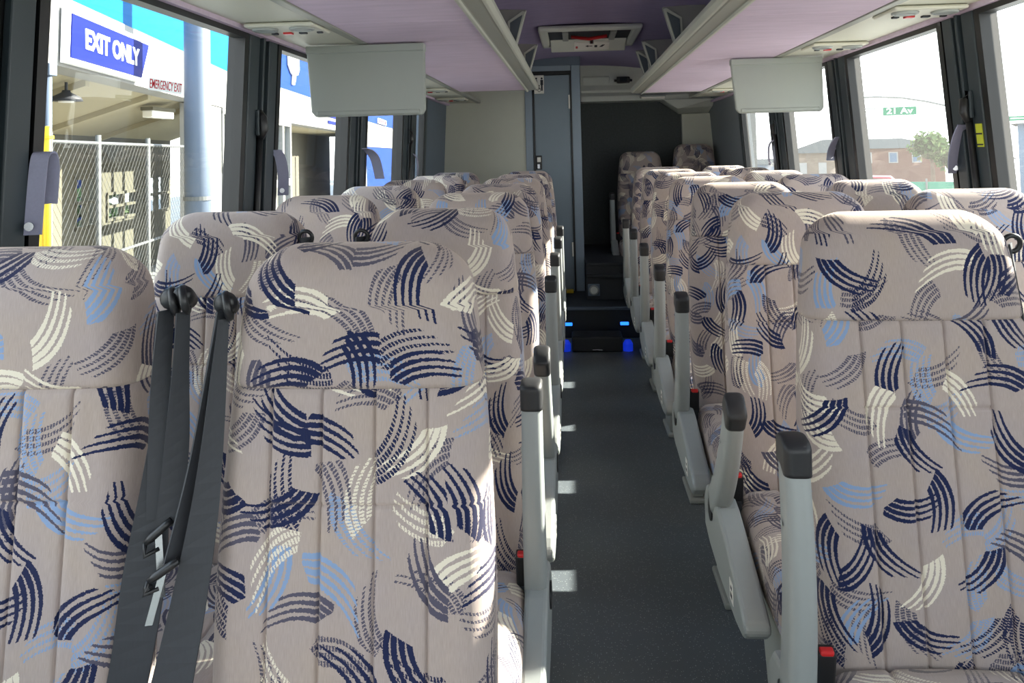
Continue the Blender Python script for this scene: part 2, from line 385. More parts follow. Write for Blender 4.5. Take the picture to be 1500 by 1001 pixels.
# front end behind the camera: bulkhead with a windscreen
fr = MB(); fr.box(-1.4, 1.6, Y0 - .06, Y0, 0, .75); fr.box(-1.4, 1.6, Y0 - .06, Y0, 1.95, 2.25); fr.box(-1.4, -1.1, Y0 - .06, Y0, .75, 1.95); fr.box(1.34, 1.6, Y0 - .06, Y0, .75, 1.95)
struct(fr.build('wall_front', 'wall'))
ww = struct(empty('window_%d' % (wn_ + 1), (.1, Y0 - .03, .75)))
o = MB().box(-1.2, 1.24, -.005, .005, 0, 1.2).build('pane', 'glass', ww)
o = MB().box(-1.2, 1.24, -.03, .03, -.03, .03).box(-1.2, 1.24, -.03, .03, 1.17, 1.23).build('frame', 'frame', ww)

# rear wall, header, corner
struct(MB().box(-1.4, 1.75, 8.0, 8.06, 0, 2.3).build('wall_rear', 'carpetblack'))
hp = [(7.99, 2.28), (7.86, 2.28), (7.845, 2.16), (7.82, 2.04), (7.79, 1.99), (7.80, 1.97), (7.76, 1.935), (7.76, 1.885), (7.99, 1.88)]
hd = struct(MB().prism(hp, 'x', .08, 1.32).build('trim_3', 'header', bevel=.006))
o = MB().box(.10, .36, 7.822, 7.85, 2.03, 2.13).build('recess_panel', 'header', hd, bevel=.012)
cn = MB(); cn.prism([(1.05, .5), (1.40, .5), (1.40, 1.76), (1.04, 1.76)], 'y', 7.93, 8.0)
struct(cn.build('wall_rear_corner', 'wall_beige', bevel=.01))
cn = MB(); cn.hexa([(.98, 7.76, 1.80), (1.30, 7.70, 1.81), (1.30, 8.0, 1.75), (1.02, 8.0, 1.755)], [(.84, 7.76, 1.892), (1.30, 7.60, 1.88), (1.30, 8.0, 1.88), (.84, 8.0, 1.88)])
struct(cn.build('trim_4', 'header', bevel=.012))
# black box and light bar on the header
t = thing('camera_housing', 'small black box fixed to the grey header above the rear wall', 'camera', (.487, 7.80, 2.085))
MB().box(-.06, .06, -.03, .045, -.03, .03).build('housing', 'black', t, bevel=.008)
MB().box(-.035, .035, -.034, -.028, -.018, .018).build('lens_window', 'car_glass', t)
for sx_ in (-1, 1): MB().box(sx_ * .072 - .012, sx_ * .072 + .012, -.005, .045, -.014, .008).build('mounting_tab', 'black', t)
t = thing('light_bar', 'short cream light bar under the end of the right luggage rack', 'light', (.75, 7.70, 1.905))
MB().box(-.11, .11, -.03, .03, -.012, .012).build('diffuser', 'sticker', t, bevel=.004)
MB().box(-.118, .118, -.034, .034, .006, .02).build('base', 'grey', t)

# toilet compartment
ty = 7.1
struct(MB().box(-1.25, -.41, ty, ty + .05, 0, 2.25).build('wall_toilet', 'wall_beige'))
jm = MB().box(-.41, -.345, ty - .012, ty + .05, 0, 2.25).box(-.005, .07, ty - .012, ty + .05, 0, 2.25).box(-.345, -.01, ty - .012, ty + .05, 2.115, 2.25).box(-.345, -.01, ty, ty + .05, 0, .16)
struct(jm.build('door_surround', 'jamb', bevel=.004))
struct(MB().box(.03, .07, ty + .05, 8.0, 0, 2.25).build('wall_toilet_side', 'jamb'))
struct(MB().box(-.42, .075, ty - .03, ty - .012, 2.165, 2.25).build('trim_5', 'wall_dark', bevel=.004))
dg = struct(empty('door_1', (-.176, ty, .19)))
MB().box(-.153, .157, -.006, .03, 0, 1.895).build('leaf_panel', 'door', dg, bevel=.004)
g = MB().box(-.168, -.152, -.018, .01, -.02, 1.93).box(.158, .172, -.018, .01, -.02, 1.93).box(-.168, .172, -.018, .01, 1.898, 1.93)
g.build('gasket', 'frame', dg, bevel=.003)
for z_ in (.39, 1.66): MB().box(.142, .156, -.022, -.004, z_ - .06, z_ + .06).build('hinge', 'sticker', dg, bevel=.003)
lt = MB().box(-.148, -.098, -.022, -.004, 1.08, 1.20).build('latch_plate', 'black', dg, bevel=.004)
MB().box(-.138, -.108, -.028, -.02, 1.145, 1.185).build('indicator', 'sticker', lt)
MB().box(-.136, -.116, -.03, -.02, 1.088, 1.125).build('latch_knob', 'chrome', lt)
# toilet pictogram
sg = thing('toilet_sign', 'white toilet pictogram plate at the top of the grey toilet door', 'sign', (-.283, ty - .026, 2.005))
MB().box(-.042, .042, -.001, .003, -.08, .08).build('plate', 'sticker', sg, bevel=.001)
def fig(px, skirt):
    b = MB().disc((px, -.0015, .052), (0, -1, 0), .009, .0015, 14)
    if skirt: b.prism([(px - .007, .04), (px + .007, .04), (px + .016, -.01), (px + .006, -.01), (px + .006, -.05), (px - .006, -.05), (px - .006, -.01), (px - .016, -.01)], 'y', -.003, -.0015)
    else: b.prism([(px - .012, .04), (px + .012, .04), (px + .012, -.005), (px + .007, -.005), (px + .007, -.055), (px - .007, -.055), (px - .007, -.005), (px - .012, -.005)], 'y', -.003, -.0015)
    return b
fig(-.024, True).build('figure', 'ink', sg); fig(.024, False).build('figure', 'ink', sg)
wcx = MB().disc((0, -.0015, -.01), (0, -1, 0), .006, .0015, 12); wcx.ring((0, -.002, -.05), (0, 1, 0), .012, .002); wcx.prism([(-.004, -.018), (.003, -.018), (.004, -.034), (.014, -.034), (.014, -.04), (-.003, -.04)], 'y', -.003, -.0015)
wcx.build('figure', 'ink', sg)
MB().box(-.12, -.03, ty - .12, ty - .02, .225, .245).build('door_stop', 'yellowtag', None, bevel=.003)
tag(bpy.data.objects['door_stop'], 'small yellow block on the step at the foot of the toilet door', 'stop')

# rear steps
st = struct(MB().box(-1.1, 1.3, 6.32, ty, 0, .225).build('floor_platform', 'step', bevel=.004))
MB().box(-.40, .62, 6.30, 6.34, .212, .232).build('nosing', 'wall_dark', st, bevel=.003)
s2 = struct(MB().box(.075, 1.3, 6.66, 8.0, .225, .52).build('floor_upper_platform', 'step', bevel=.004))
MB().box(.08, .62, 6.63, 6.66, .41, .43).build('ledge', 'step', s2, bevel=.003)
MB().box(.08, .62, 6.635, 6.67, .50, .522).build('nosing', 'step', s2, bevel=.003)
t = thing('step_speaker', 'round pale vent in a square frame on the black rear step riser', 'vent', (.135, 6.66, .305))
MB().box(-.048, .048, -.012, 0, -.048, .048).build('frame', 'wall_dark', t, bevel=.012)
MB().ring((0, -.014, 0), (0, 1, 0), .034, .006).build('rim', 'grey', t, smooth=True)
MB().disc((0, -.006, 0), (0, -1, 0), .032, .01, 24).build('grille', 'header', t)
for nm, px, pz, lab in (('a', -.075, .105, 'small blue step light at the toilet side of the lower riser'), ('b', .352, .108, 'small blue step light at the seat side of the lower riser')):
    t = thing('step_light', lab, 'light', (px, 6.32, pz), 'blue lights on the step riser')
    MB().box(-.032, .032, -.012, 0, -.012, .012).build('lens', 'blue_led', t, bevel=.004); MB().box(-.037, .037, -.006, 0, -.017, .017).build('base', 'black', t)
# low floor box with blue lights at its ends
t = thing('floor_box', 'low black box on the aisle floor in front of the rear step', 'box', (.133, 5.96, 0))
MB().box(-.18, .18, -.09, .12, 0, .105).build('body', 'step', t, bevel=.01)
MB().box(-.035, .035, -.098, -.086, .012, .022).build('trim_badge', 'chrome', t, bevel=.002)
MB().box(-.17, .17, -.08, .11, .103, .108).build('lid', 'step', t)
for px, lab in ((-.09, 'deep blue glowing lamp on the floor at the toilet side of the low black box'), (.35, 'deep blue glowing lamp on the floor at the seat side of the low black box')):
    b = MB().tube([(px, 5.92, 0), (px, 5.92, .05), (px, 5.92, .075)], [.035, .035, .02], 16).build('floor_lamp', 'blue_deep', None, smooth=False)
    tag(b, lab, 'light', 'blue lamps beside the floor box')

# ------------------------------------------------------------------ luggage racks
RZ = 1.858
def rack(side, xin, xsplit, xout, yend, brs, seams, lab):
    t = thing('luggage_rack', lab, 'rack', (0, 0, RZ), 'overhead luggage racks')
    ys = [Y0 + .01] + seams + [yend]
    for a, b_ in zip(ys[:-1], ys[1:]):
        x0, x1 = sorted((xin - side * -.0, xsplit))
        MB().box(x0, x1, a + .002, b_ - .002, 0, .02).build('shelf_panel', 'mauve', t, bevel=.003)
    x0, x1 = sorted((xsplit, xsplit + side * .035)); MB().box(x0, x1, Y0 + .01, max(yend, 7.05), -.004, .022).build('joint_strip', 'rail_dark', t, bevel=.003)
    x0, x1 = sorted((xsplit + side * .035, xout)); MB().box(x0, x1, Y0 + .01, 7.06, .002, .022).build('service_strip', 'psu', t, bevel=.003)
    s = -side       # towards the aisle
    q = lambda dx, z: (xin + s * dx, z)
    pr = [q(0, .018), q(0, -.004), q(.012, -.01), q(.02, -.004), q(.062, .0), q(.072, .004), q(.082, .010), q(.087, .020), q(.084, .030), q(.075, .034), q(.06, .032), q(.02, .03)]
    MB().prism(pr, 'y', Y0 + .01, yend + .01).build('rail', 'rail_dark', t, bevel=.002)
    MB().prism([q(-.002, -.002), q(.004, -.014), q(.014, -.014), q(.018, -.003)], 'y', Y0 + .01, yend + .01).build('rail_bead', 'rail', t, bevel=.002)
    MB().prism([q(.070, .000), q(.080, .002), q(.091, .016), q(.089, .036), q(.081, .02)], 'y', Y0 + .01, yend + .012).build('rail_bead', 'rail', t, bevel=.002)
    MB().prism([(xsplit, .02), (xout, .02), (xout - side * .02, .26), (xout - side * .03, .26)], 'y', Y0 + .01, yend).build('back_panel', 'ceiling', t)
    for by in brs:
        p = [q(.080, .022), q(.130, .195), q(.03, .20), q(-.06, .20), q(-.06, .022)]
        b_ = MB().prism(p, 'y', by, by + .035).build('bracket', 'bracket', t, bevel=.004)
        MB().prism([q(.079, .03), q(.127, .185), q(.112, .188), q(.046, .145), q(.040, .03), q(.052, .03), q(.056, .138), q(.112, .172), q(.073, .034)], 'y', by - .007, by).build('bracket_frame', 'rail', b_, bevel=.002)
        MB().prism([q(.074, .034), q(.112, .171), q(.057, .137), q(.053, .034)], 'y', by - .009, by - .005).build('bracket_inset', 'bracket_in', b_)
    # rack end cap
    x0, x1 = sorted((xin, xsplit)); MB().box(x0, x1, yend, yend + .015, -.002, .05).build('end_cap', 'rail_dark', t, bevel=.003)
    return t
rack(-1, -.322, -.79, -1.085, 5.73, [1.3, 2.44, 3.605, 4.776], [1.2, 2.64, 3.13, 4.6], 'mauve lined overhead rack on the side of the sunny depot, ending at the toilet door')
rack(1, .54, .99, 1.285, 6.35, [1.45, 2.57, 3.657, 4.775, 5.233], [1.3, 2.75, 4.07, 5.3], 'mauve lined overhead rack on the side with the street sign, ending at the rear header')

def console(x, y, lab, side):
    t = thing('overhead_console', lab, 'console', (x, y, RZ), 'reading light consoles under the racks')
    MB().box(-.115, .115, -.10, .10, -.014, .000).build('cover', 'psu', t, bevel=.008)
    for sx_, nm in ((-.062, 'air_vent'), (.062, 'air_vent')):
        v = MB().ring((sx_, -.045, -.016), (0, 0, 1), .036, .006).build(nm, 'grey2', t, smooth=True)
        b = MB()
        for k in (-1, 0, 1): b.box(sx_ - .03, sx_ + .03, -.045 + k * .018 - .004, -.045 + k * .018 + .004, -.022, -.013)
        b.build('vent_blade', 'grey', v)
    MB().box(-.03, .0, .03, .055, -.02, -.012).build('call_button', 'red', t, bevel=.002)
    MB().box(.025, .05, .03, .052, -.02, -.012).build('reading_light', 'ink', t, bevel=.002)
    MB().box(-.07, -.05, .03, .052, -.02, -.012).build('reading_light', 'ink', t, bevel=.002)
    MB().box(.085, .105, .035, .05, -.019, -.012).build('switch', 'ink', t, bevel=.002)
    return t
console(-.94, 2.66, 'cream ceiling console with red button, in front of the depot-side monitor', -1)
console(-.945, 5.45, 'cream ceiling console beyond the depot-side monitor, second from the toilet wall', -1)
console(-.945, 6.40, 'cream ceiling console closest to the beige toilet wall', -1)
console(1.14, 2.76, 'cream ceiling console nearest the camera on the street-sign side', 1)
console(1.14, 3.64, 'cream ceiling console just in front of the street-side monitor', 1)
console(1.14, 5.2, 'cream ceiling console just beyond the street-side monitor', 1)
console(1.14, 6.2, 'cream ceiling console at the rear end of the street-side rack', 1)

def monitor(x, y, w_, h_, lab):
    t = thing('monitor', lab, 'monitor', (x, y, RZ - .006), 'fold-down monitors')
    MB().prism([(-w_ / 2, -.02), (w_ / 2, -.02), (w_ / 2, -h_ + .02), (w_ / 2 - .012, -h_), (-w_ / 2 + .035, -h_), (-w_ / 2 + .018, -h_ + .02)], 'y', -.016, .016).build('shell', 'monitor', t, bevel=.006)
    MB().box(-w_ / 2, w_ / 2, -.024, .03, -.03, .0).build('hinge_cover', 'monitor', t, bevel=.004)
    MB().box(-w_ / 2 + .04, w_ / 2 - .02, -.021, -.008, -h_ + .004, -h_ + .022).build('lower_lip', 'monitor', t, bevel=.005)
    MB().box(-w_ / 2 + .03, w_ / 2 - .03, .014, .019, -h_ + .03, -.045).build('screen', 'car_glass', t)
    return t
monitor(-.798, 3.13, .465, .277, 'grey fold-down monitor hanging below the depot-side rack')
monitor(.995, 4.07, .435, .265, 'grey fold-down monitor hanging below the street-side rack')

# roof hatch
t = thing('roof_hatch', 'grey framed roof hatch with white label in the purple ceiling', 'hatch', (.125, 5.66, 2.228))
hw, hl = .335, .44
b = MB()
b.box(-hw, hw, -hl, -hl + .07, -.035, .0).box(-hw, hw, hl - .07, hl, -.035, 0).box(-hw, -hw + .06, -hl + .07, hl - .07, -.035, 0).box(hw - .06, hw, -hl + .07, hl - .07, -.035, 0)
b.build('frame', 'header', t, bevel=.014)
MB().box(-hw + .055, hw - .055, -hl + .065, hl - .065, -.012, -.006).build('opening', 'ink', t)
MB().hexa([(-.27, .16, -.02), (.27, .16, -.02), (.27, .385, -.075), (-.27, .385, -.075)], [(-.27, .16, -.005), (.27, .16, -.005), (.27, .385, -.05), (-.27, .385, -.05)]).build('cover', 'header', t, bevel=.006)
MB().tube([(-.12, -.10, -.03), (0, -.12, -.05), (.12, -.10, -.03)], .012, 10).build('handle', 'red', t, smooth=True)
MB().tube([(.02, .05, -.02), (.02, .05, -.06)], .014, 12).build('knob', 'chrome', t)
for sx_ in (-1, 1): MB().box(sx_ * .16 - .02, sx_ * .16 + .02, -.28, .12, -.03, -.012).build('arm', 'grey2', t, bevel=.003)
lb = MB().hexa([(-.10, .19, -.035), (.15, .19, -.035), (.15, .33, -.07), (-.10, .33, -.07)], [(-.10, .19, -.028), (.15, .19, -.028), (.15, .33, -.06), (-.10, .33, -.06)]).build('label', 'sticker', t)
ar = MB()
sl = lambda x, y: (x, y, -.036 - (y - .19) * .25)
def flat(pts): ar.add([sl(*p) for p in pts] + [(x, y, sl(x, y)[2] - .001) for x, y in pts], [tuple(range(len(pts))), tuple(range(2 * len(pts) - 1, len(pts) - 1, -1))])
flat([(-.02, .25), (.0, .27), (.0, .255), (.03, .255), (.03, .245), (.0, .245), (.0, .23)]); flat([(.045, .235), (.065, .235), (.065, .275), (.045, .275)]); flat([(.08, .27), (.1, .23), (.12, .23), (.1, .27)])
ar.build('symbols', 'ink', lb)
ar = MB(); flat([(-.09, .25), (-.075, .25), (-.075, .29), (-.09, .29)]); ar.build('symbols', 'red', lb)

# ------------------------------------------------------------------ seats
SEAMX = sorted([g + d for g in (-.112, -.038, .038, .112) for d in (-.009, -.0045, -.0025, -.0012, 0, .0012, .0025, .0045, .009)] + [-.09, -.075, -.06, -.02, 0, .02, .06, .075, .09])
def rrect(a, b, r, nf=61, nc=7, ns=5):
    """closed outline, first half along the front (y=-b) from -x to +x"""
    r = max(min(r, a * .95, b * .95), 1e-4); P = []
    if nf == 61 and a - r > .13:
        e = a - r; side = [.125 + (e - .125) * k / 7 for k in range(8)]
        P += [(-x, -b) for x in side[::-1]] + [(x, -b) for x in SEAMX] + [(x, -b) for x in side]
    else:
        for i in range(nf): P.append((-a + r + (2 * a - 2 * r) * i / (nf - 1), -b))
    arc = lambda cx, cy, t0: [(cx + r * math.cos(t0 + k * math.pi / 2 / nc), cy + r * math.sin(t0 + k * math.pi / 2 / nc)) for k in range(1, nc)]
    P += arc(a - r, -b + r, -math.pi / 2)
    for i in range(ns): P.append((a, -b + r + (2 * b - 2 * r) * i / (ns - 1)))
    P += arc(a - r, b - r, 0)
    for i in range(ns * 2): P.append((a - r - (2 * a - 2 * r) * i / (ns * 2 - 1), b))
    P += arc(-a + r, b - r, math.pi / 2)
    for i in range(ns): P.append((-a, b - r - (2 * b - 2 * r) * i / (ns - 1)))
    P += arc(-a + r, -b + r, math.pi)
    return P
def loft(name, rings, vs_, mat, parent):
    n = len(rings[0]); V = [p for r in rings for p in r]; Fc = []; UV = []
    us = []
    for r in rings:
        L = [0]
        for i in range(1, n + 1): L.append(L[-1] + (Vector(r[i % n]) - Vector(r[i - 1])).length)
        c = L[(n - 40) // 2 if n > 60 else 3]; us.append([x - c for x in L])
    for j in range(len(rings) - 1):
        for i in range(n):
            k = (i + 1) % n
            Fc.append((j * n + i, j * n + k, (j + 1) * n + k, (j + 1) * n + i))
            w0, w1 = (us[j][n] - us[j][0], us[j + 1][n] - us[j + 1][0]) if i > n - 18 else (0, 0)      # the cloth's joint runs down the back
            UV.append([(us[j][i] - w0, vs_[j]), (us[j][i + 1] - w0, vs_[j]), (us[j + 1][i + 1] - w1, vs_[j + 1]), (us[j + 1][i] - w1, vs_[j + 1])])
    for j, rev in ((0, True), (len(rings) - 1, False)):
        idx = list(range(j * n, j * n + n)); f = idx[::-1] if rev else idx
        Fc.append(tuple(f)); UV.append([(V[i][0], vs_[j] + V[i][1]) for i in f])
    return link_mesh(name, V, Fc, mat, parent, UV, smooth=True)

ZT, ZS = 1.288, 1.090
def halfw(z, k):
    P = [(.40, .190), (.60, .201), (.80, .203), (.95, .198), (1.09, .188), (1.20, .175), (1.30, .164)]
    for (z0, a0), (z1, a1) in zip(P, P[1:]):
        if z <= z1: return k * (a0 + (a1 - a0) * (z - z0) / (z1 - z0))
    return k * P[-1][1]
def seat_back(parent, z0, z1, name, kw):
    rings = []; vv = []
    zs = []
    n = 84 if z1 < ZT else 30
    for i in range(n): zs.append(z0 + (z1 - z0) * i / (n - 1))
    if z1 >= ZT:
        zs = [z for z in zs if z < ZT - .072] + [ZT - .072 + .072 * math.sin(k * math.pi / 2 / 16) for k in range(17)]
    else:
        zs = sorted([z for z in zs if abs(z - .935) > .009] + [.935 + d for d in (-.007, -.004, -.002, 0, .002, .004, .007)] + [z1 - .004, z1 - .002])
    arc = z0; pz = zs[0]
    pyc = None
    for z in zs:
        a = halfw(z, kw); b = .060 + .007 * min(1, max(0, (1.0 - z) / .4)); yc = -(1.25 - z) * .100
        if name == 'headrest': b += .005 * math.exp(-((z - 1.18) / .06) ** 2)
        R = .072
        if z > ZT - R: a = a - R + math.sqrt(max(0, R * R - (z - ZT + R) ** 2))
        rb = .056
        if z > ZT - rb: b = b - rb + math.sqrt(max(1e-7, rb * rb - (z - ZT + rb) ** 2))
        e = min(abs(z - z0), 9) if name == 'headrest' else abs(z - z1)
        ins = .0045 * math.exp(-(e / .005) ** 2)
        a -= ins * .4; b -= ins
        ring = []
        for x, y in rrect(a, b, .042):
            if y < -b * .6 and abs(x) < a:
                k = 1 - (x / a) ** 2
                y -= .010 * k * min(1, (ZT - z) / .06)
                if name == 'backrest':
                    for gx in (-.112, -.038, .038, .112): y += .0050 * math.exp(-((x - gx) / .0022) ** 2) - .0016 * math.exp(-((abs(x - gx) - .014) / .012) ** 2) * min(1, max(0, (z - .49) / .05))
                    # shallow side bolsters
                    y -= .005 * math.exp(-((abs(x) - .165) / .035) ** 2) * min(1, max(0, (1.04 - z) / .15))
                    if abs(x) < .115: y += .0048 * math.exp(-((z - .935) / .0026) ** 2)
            ring.append((x, yc + y, z))
        rings.append(ring)
        cp = (yc - b, z)
        if pyc is not None: arc += math.hypot(cp[0] - pyc[0], cp[1] - pyc[1])
        pyc = cp; vv.append(arc)
    # cross seam at .93
    return loft(name, rings, vv, 'fabric', parent)
def seat_cushion(parent, kw):
    rings = []; vv = []; ys = [-.165 - .415 * i / 18 for i in range(19)] + [-.58 - .06 * math.sin(k * math.pi / 2 / 10) for k in range(1, 11)]
    arc = 0; p = None
    for y in ys:
        t = (-.165 - y) / .475; h = .078; zc = .418 + .004 * t
        a = .208 * kw
        if y < -.58: d = (-.58 - y) / .06; s_ = math.sqrt(max(0, 1 - d * d)); h = .02 + .058 * s_; a = .158 * kw + .05 * kw * s_; 
        ring = []
        for x, zz in rrect(a, h, .045):
            z_ = -zz       # the long smooth side of the outline is the top
            if zz < -h * .6 and abs(x) < a:
                z_ += .012 * (1 - (x / a) ** 2)
                for gx in (-.112, .112): z_ -= .006 * math.exp(-((x - gx) / .005) ** 2)
                z_ -= .004 * math.exp(-((y + .42) / .006) ** 2) * (abs(x) < .115)
            ring.append((x, y, zc + z_))
        rings.append(ring); cp = (y, zc + h)
        if p: arc += math.hypot(cp[0] - p[0], cp[1] - p[1])
        p = cp; vv.append(arc)
    o = loft('cushion', rings, vv, 'fabric', parent)
    o.data.flip_normals()
    return o

def ribbon(path, width, th=.0016):
    """path: list of (point, width vector)"""
    mb = MB(); P = [Vector(p) for p, _ in path]; W = [Vector(w_) for _, w_ in path]; v = []; f = []
    for i, p in enumerate(P):
        d = (P[min(i + 1, len(P) - 1)] - P[max(i - 1, 0)]).normalized(); nn = d.cross(W[i]).normalized() * th
        v += [p - W[i] * width / 2 - nn, p + W[i] * width / 2 - nn, p + W[i] * width / 2 + nn, p - W[i] * width / 2 + nn]
    for i in range(len(P) - 1):
        for k in range(4): f.append((i * 4 + k, i * 4 + (k + 1) % 4, i * 4 + 4 + (k + 1) % 4, i * 4 + 4 + k))
    f += [(3, 2, 1, 0), tuple(len(v) - 4 + k for k in range(4))]
    return mb.add(v, f)
def smooth_path(pts, n=6):
    """Catmull-Rom through (point, widthvec)"""
    out = []; P = [(Vector(a), Vector(b)) for a, b in pts]
    for i in range(len(P) - 1):
        q = [P[max(i - 1, 0)], P[i], P[i + 1], P[min(i + 2, len(P) - 1)]]
        for k in range(n):
            t = k / n
            cr_ = lambda j: .5 * ((2 * q[1][j]) + (q[2][j] - q[0][j]) * t + (2 * q[0][j] - 5 * q[1][j] + 4 * q[2][j] - q[3][j]) * t * t + (3 * q[1][j] - q[0][j] - 3 * q[2][j] + q[3][j]) * t ** 3)
            out.append((cr_(0), cr_(1)))
    out.append(P[-1]); return out

def arm_mesh(parent, ax):
    """the swivelling armrest, standing up from its pivot; local z along the arm"""
    piv = empty('armrest', (ax, -.19, .50)); piv.parent = parent
    rings = []; n = 9
    for i in range(15):
        t = i / 14; z = -.03 + .43 * t; yc = -.024 * math.sin(math.pi * t) ; a = .0245 - .003 * t; b = .040 - .006 * t
        rings.append([(x, y + yc, z) for x, y in rrect(a, b, .016, 6, 4, 3)])
    V = [p for r in rings for p in r]; k = len(rings[0]); Fc = []
    for j in range(len(rings) - 1):
        for i in range(k): Fc.append((j * k + i, j * k + (i + 1) % k, (j + 1) * k + (i + 1) % k, (j + 1) * k + i))
    Fc += [tuple(range(k - 1, -1, -1)), tuple(range((len(rings) - 1) * k, len(rings) * k))]
    o = link_mesh('arm', V, Fc, 'grey', piv, smooth=True)
    MB().disc((math.copysign(.0245, -1), -.012, .28), (-1, 0, 0), .005, .001, 10).build('screw_cap', 'grey2', piv)
    rings = []
    for i in range(12):
        t = i / 11; z = .380 + .048 * t; s_ = 1 if t < .7 else math.sqrt(max(0.02, 1 - ((t - .7) / .3) ** 2 * .85))
        lo = .006 * max(0, 1 - t * 3)
        rings.append([(x, y - .004, z - (y < 0) * (.010 * max(0, 1 - t * 2.2))) for x, y in rrect(.0238 * (0.75 + .25 * s_), .037 * s_, .014, 6, 4, 3)])
    V = [p for r in rings for p in r]; Fc = []
    for j in range(len(rings) - 1):
        for i in range(k): Fc.append((j * k + i, j * k + (i + 1) % k, (j + 1) * k + (i + 1) % k, (j + 1) * k + i))
    Fc += [tuple(range(k - 1, -1, -1)), tuple(range((len(rings) - 1) * k, len(rings) * k))]
    link_mesh('end_pad', V, Fc, 'softblack', piv, smooth=True)
    return piv

def make_seat(label, aisle):
    """aisle: +1 the aisle is on +x, -1 on -x, 0 a seat by the window"""
    t = thing('passenger_seat', label, 'seat', (0, 0, 0), 'patterned passenger seats')
    kw, ax, p0, p1 = {1: (.985, .222, .200, .250), -1: (1.08, .276, .236, .296), 0: (1.02, 0, 0, 0)}[aisle]
    seat_back(t, .472, ZS, 'backrest', kw); seat_back(t, ZS, ZT, 'headrest', kw); seat_cushion(t, kw)
    MB().prism([(-.20, .35), (-.54, .35), (-.54, .33), (-.20, .33)], 'x', -.2, .2).build('seat_pan', 'grey2', t, bevel=.006)
    # pedestal
    pb = MB(); px = .175 * aisle
    pb.prism([(-.26, .32), (-.57, .32), (-.56, .02), (-.36, .02)], 'x', px - .022, px + .022); pb.box(px - .035, px + .035, -.58, -.34, 0, .02)
    pb.build('pedestal', 'grey2', t, bevel=.006)
    if aisle:
        s = aisle; x0, x1 = sorted((s * p0, s * p1))
        pn = [(-.05, .365), (-.05, .45), (-.09, .49), (-.17, .505), (-.26, .495), (-.36, .465), (-.48, .425), (-.55, .400), (-.580, .382), (-.586, .362), (-.56, .342), (-.48, .330), (-.30, .328), (-.13, .342)]
        p = MB().prism(pn, 'x', x0, x1).build('side_panel', 'grey', t, bevel=.012, seg=3)
        xs = s * (p1 + .0005)
        MB().box(min(xs, xs + s * .0015), max(xs, xs + s * .0015), -.47, -.43, .362, .410).build('sticker', 'sticker', p)
        MB().box(min(xs + s * .0015, xs + s * .002), max(xs + s * .0015, xs + s * .002), -.46, -.44, .372, .382).box(min(xs + s * .0015, xs + s * .002), max(xs + s * .0015, xs + s * .002), -.46, -.445, .392, .399).build('print', 'ink', p)
        MB().disc((s * p1, -.17, .455), (s, 0, 0), .028, .004, 20).build('pivot_cover', 'black', p)
        arm_mesh(t, s * ax)
        bk = MB().box(-.016, .016, -.012, .012, -.05, .035, Matrix.Rotation(.25, 3, 'X')).build('buckle', 'black', t, bevel=.004); bk.location = (s * (p0 - .004), -.20, .53)
        rb = MB().box(-.012, .012, -.0135, .0, .012, .040, Matrix.Rotation(.25, 3, 'X'), (0, 0, 0)).build('release_button', 'red', bk, bevel=.003)
        MB().box(-.011, .011, -.003, .003, -.10, -.04, Matrix.Rotation(.1, 3, 'X')).build('buckle_stalk', 'belt', bk)
    return t
def add_belt(seat, s):
    """belt guide and webbing on the seat's shoulder at x side s"""
    g = MB().ring((0, 0, 0), (0, 1, .2), .016, .005, 18, 8).build('belt_guide', 'black', seat, smooth=True); g.location = (s * .192, -.035, 1.225)
    ribbon(smooth_path([((s * .192, -.03, 1.225), (.5, .8, 0)), ((s * .204, -.045, 1.05), (.3, .9, 0)), ((s * .216, -.06, .80), (.2, .95, 0)), ((s * .216, -.08, .50), (.2, .95, 0))]), .042).build('seat_belt', 'belt', seat, smooth=False)

proto = {k: make_seat('x', k) for k in (1, -1, 0)}
ROW = 0.76; YLR, YRR = 1.2393, 1.6769
XLA, XLW, XRA, XRW = -.326, -.848, .638, 1.122
row_words = ['first', 'second', 'third', 'fourth', 'fifth', 'sixth', 'seventh']
used = set()
def place(kind, x, y, z, label, lean=None, belt=None, bulk=None):
    src = proto[kind]
    if kind in used: o = copy_tree(src)
    else: o = src; used.add(kind)
    o.location = (x, y, z); o['label'] = label
    return o
seats = []
def arm_of(o): return next((c for c in o.children if c.name.startswith('armrest')), None)
lean_l = [82, -1, -33, -5, -6, -8, -10]
lean_r = [-4, -40, -12, -15, -11, -8, -9]
side_txt = {-1: 'depot-side', 1: 'street-side'}
allseats = []
for k in range(7):
    extra = {0: ', nearest the camera', 6: ', by the toilet door'}.get(k, '')
    allseats.append((1, XLA, YLR + k * ROW, 'patterned aisle seat, %s row of the left seat block%s' % (row_words[k], extra), lean_l[k] if k != 0 else -82, -1))
    extra = {0: ', black belt on its shoulder', 6: ', at the toilet wall'}.get(k, '')
    allseats.append((0, XLW, YLR + k * ROW, 'patterned window seat, %s row of the left seat block%s' % (row_words[k], extra), None, 1))
    extra = {0: ', nearest the camera', 1: ', armrest tilted forward', 6: ', below the rear step'}.get(k, '')
    allseats.append((-1, XRA, YRR + k * ROW, 'patterned aisle seat, %s row of the right seat block%s' % (row_words[k], extra), lean_r[k], 1))
    extra = {6: ', below the rear corner seat'}.get(k, '')
    allseats.append((0, XRW, YRR + k * ROW, 'patterned window seat, %s row of the right seat block%s' % (row_words[k], extra), None, -1))
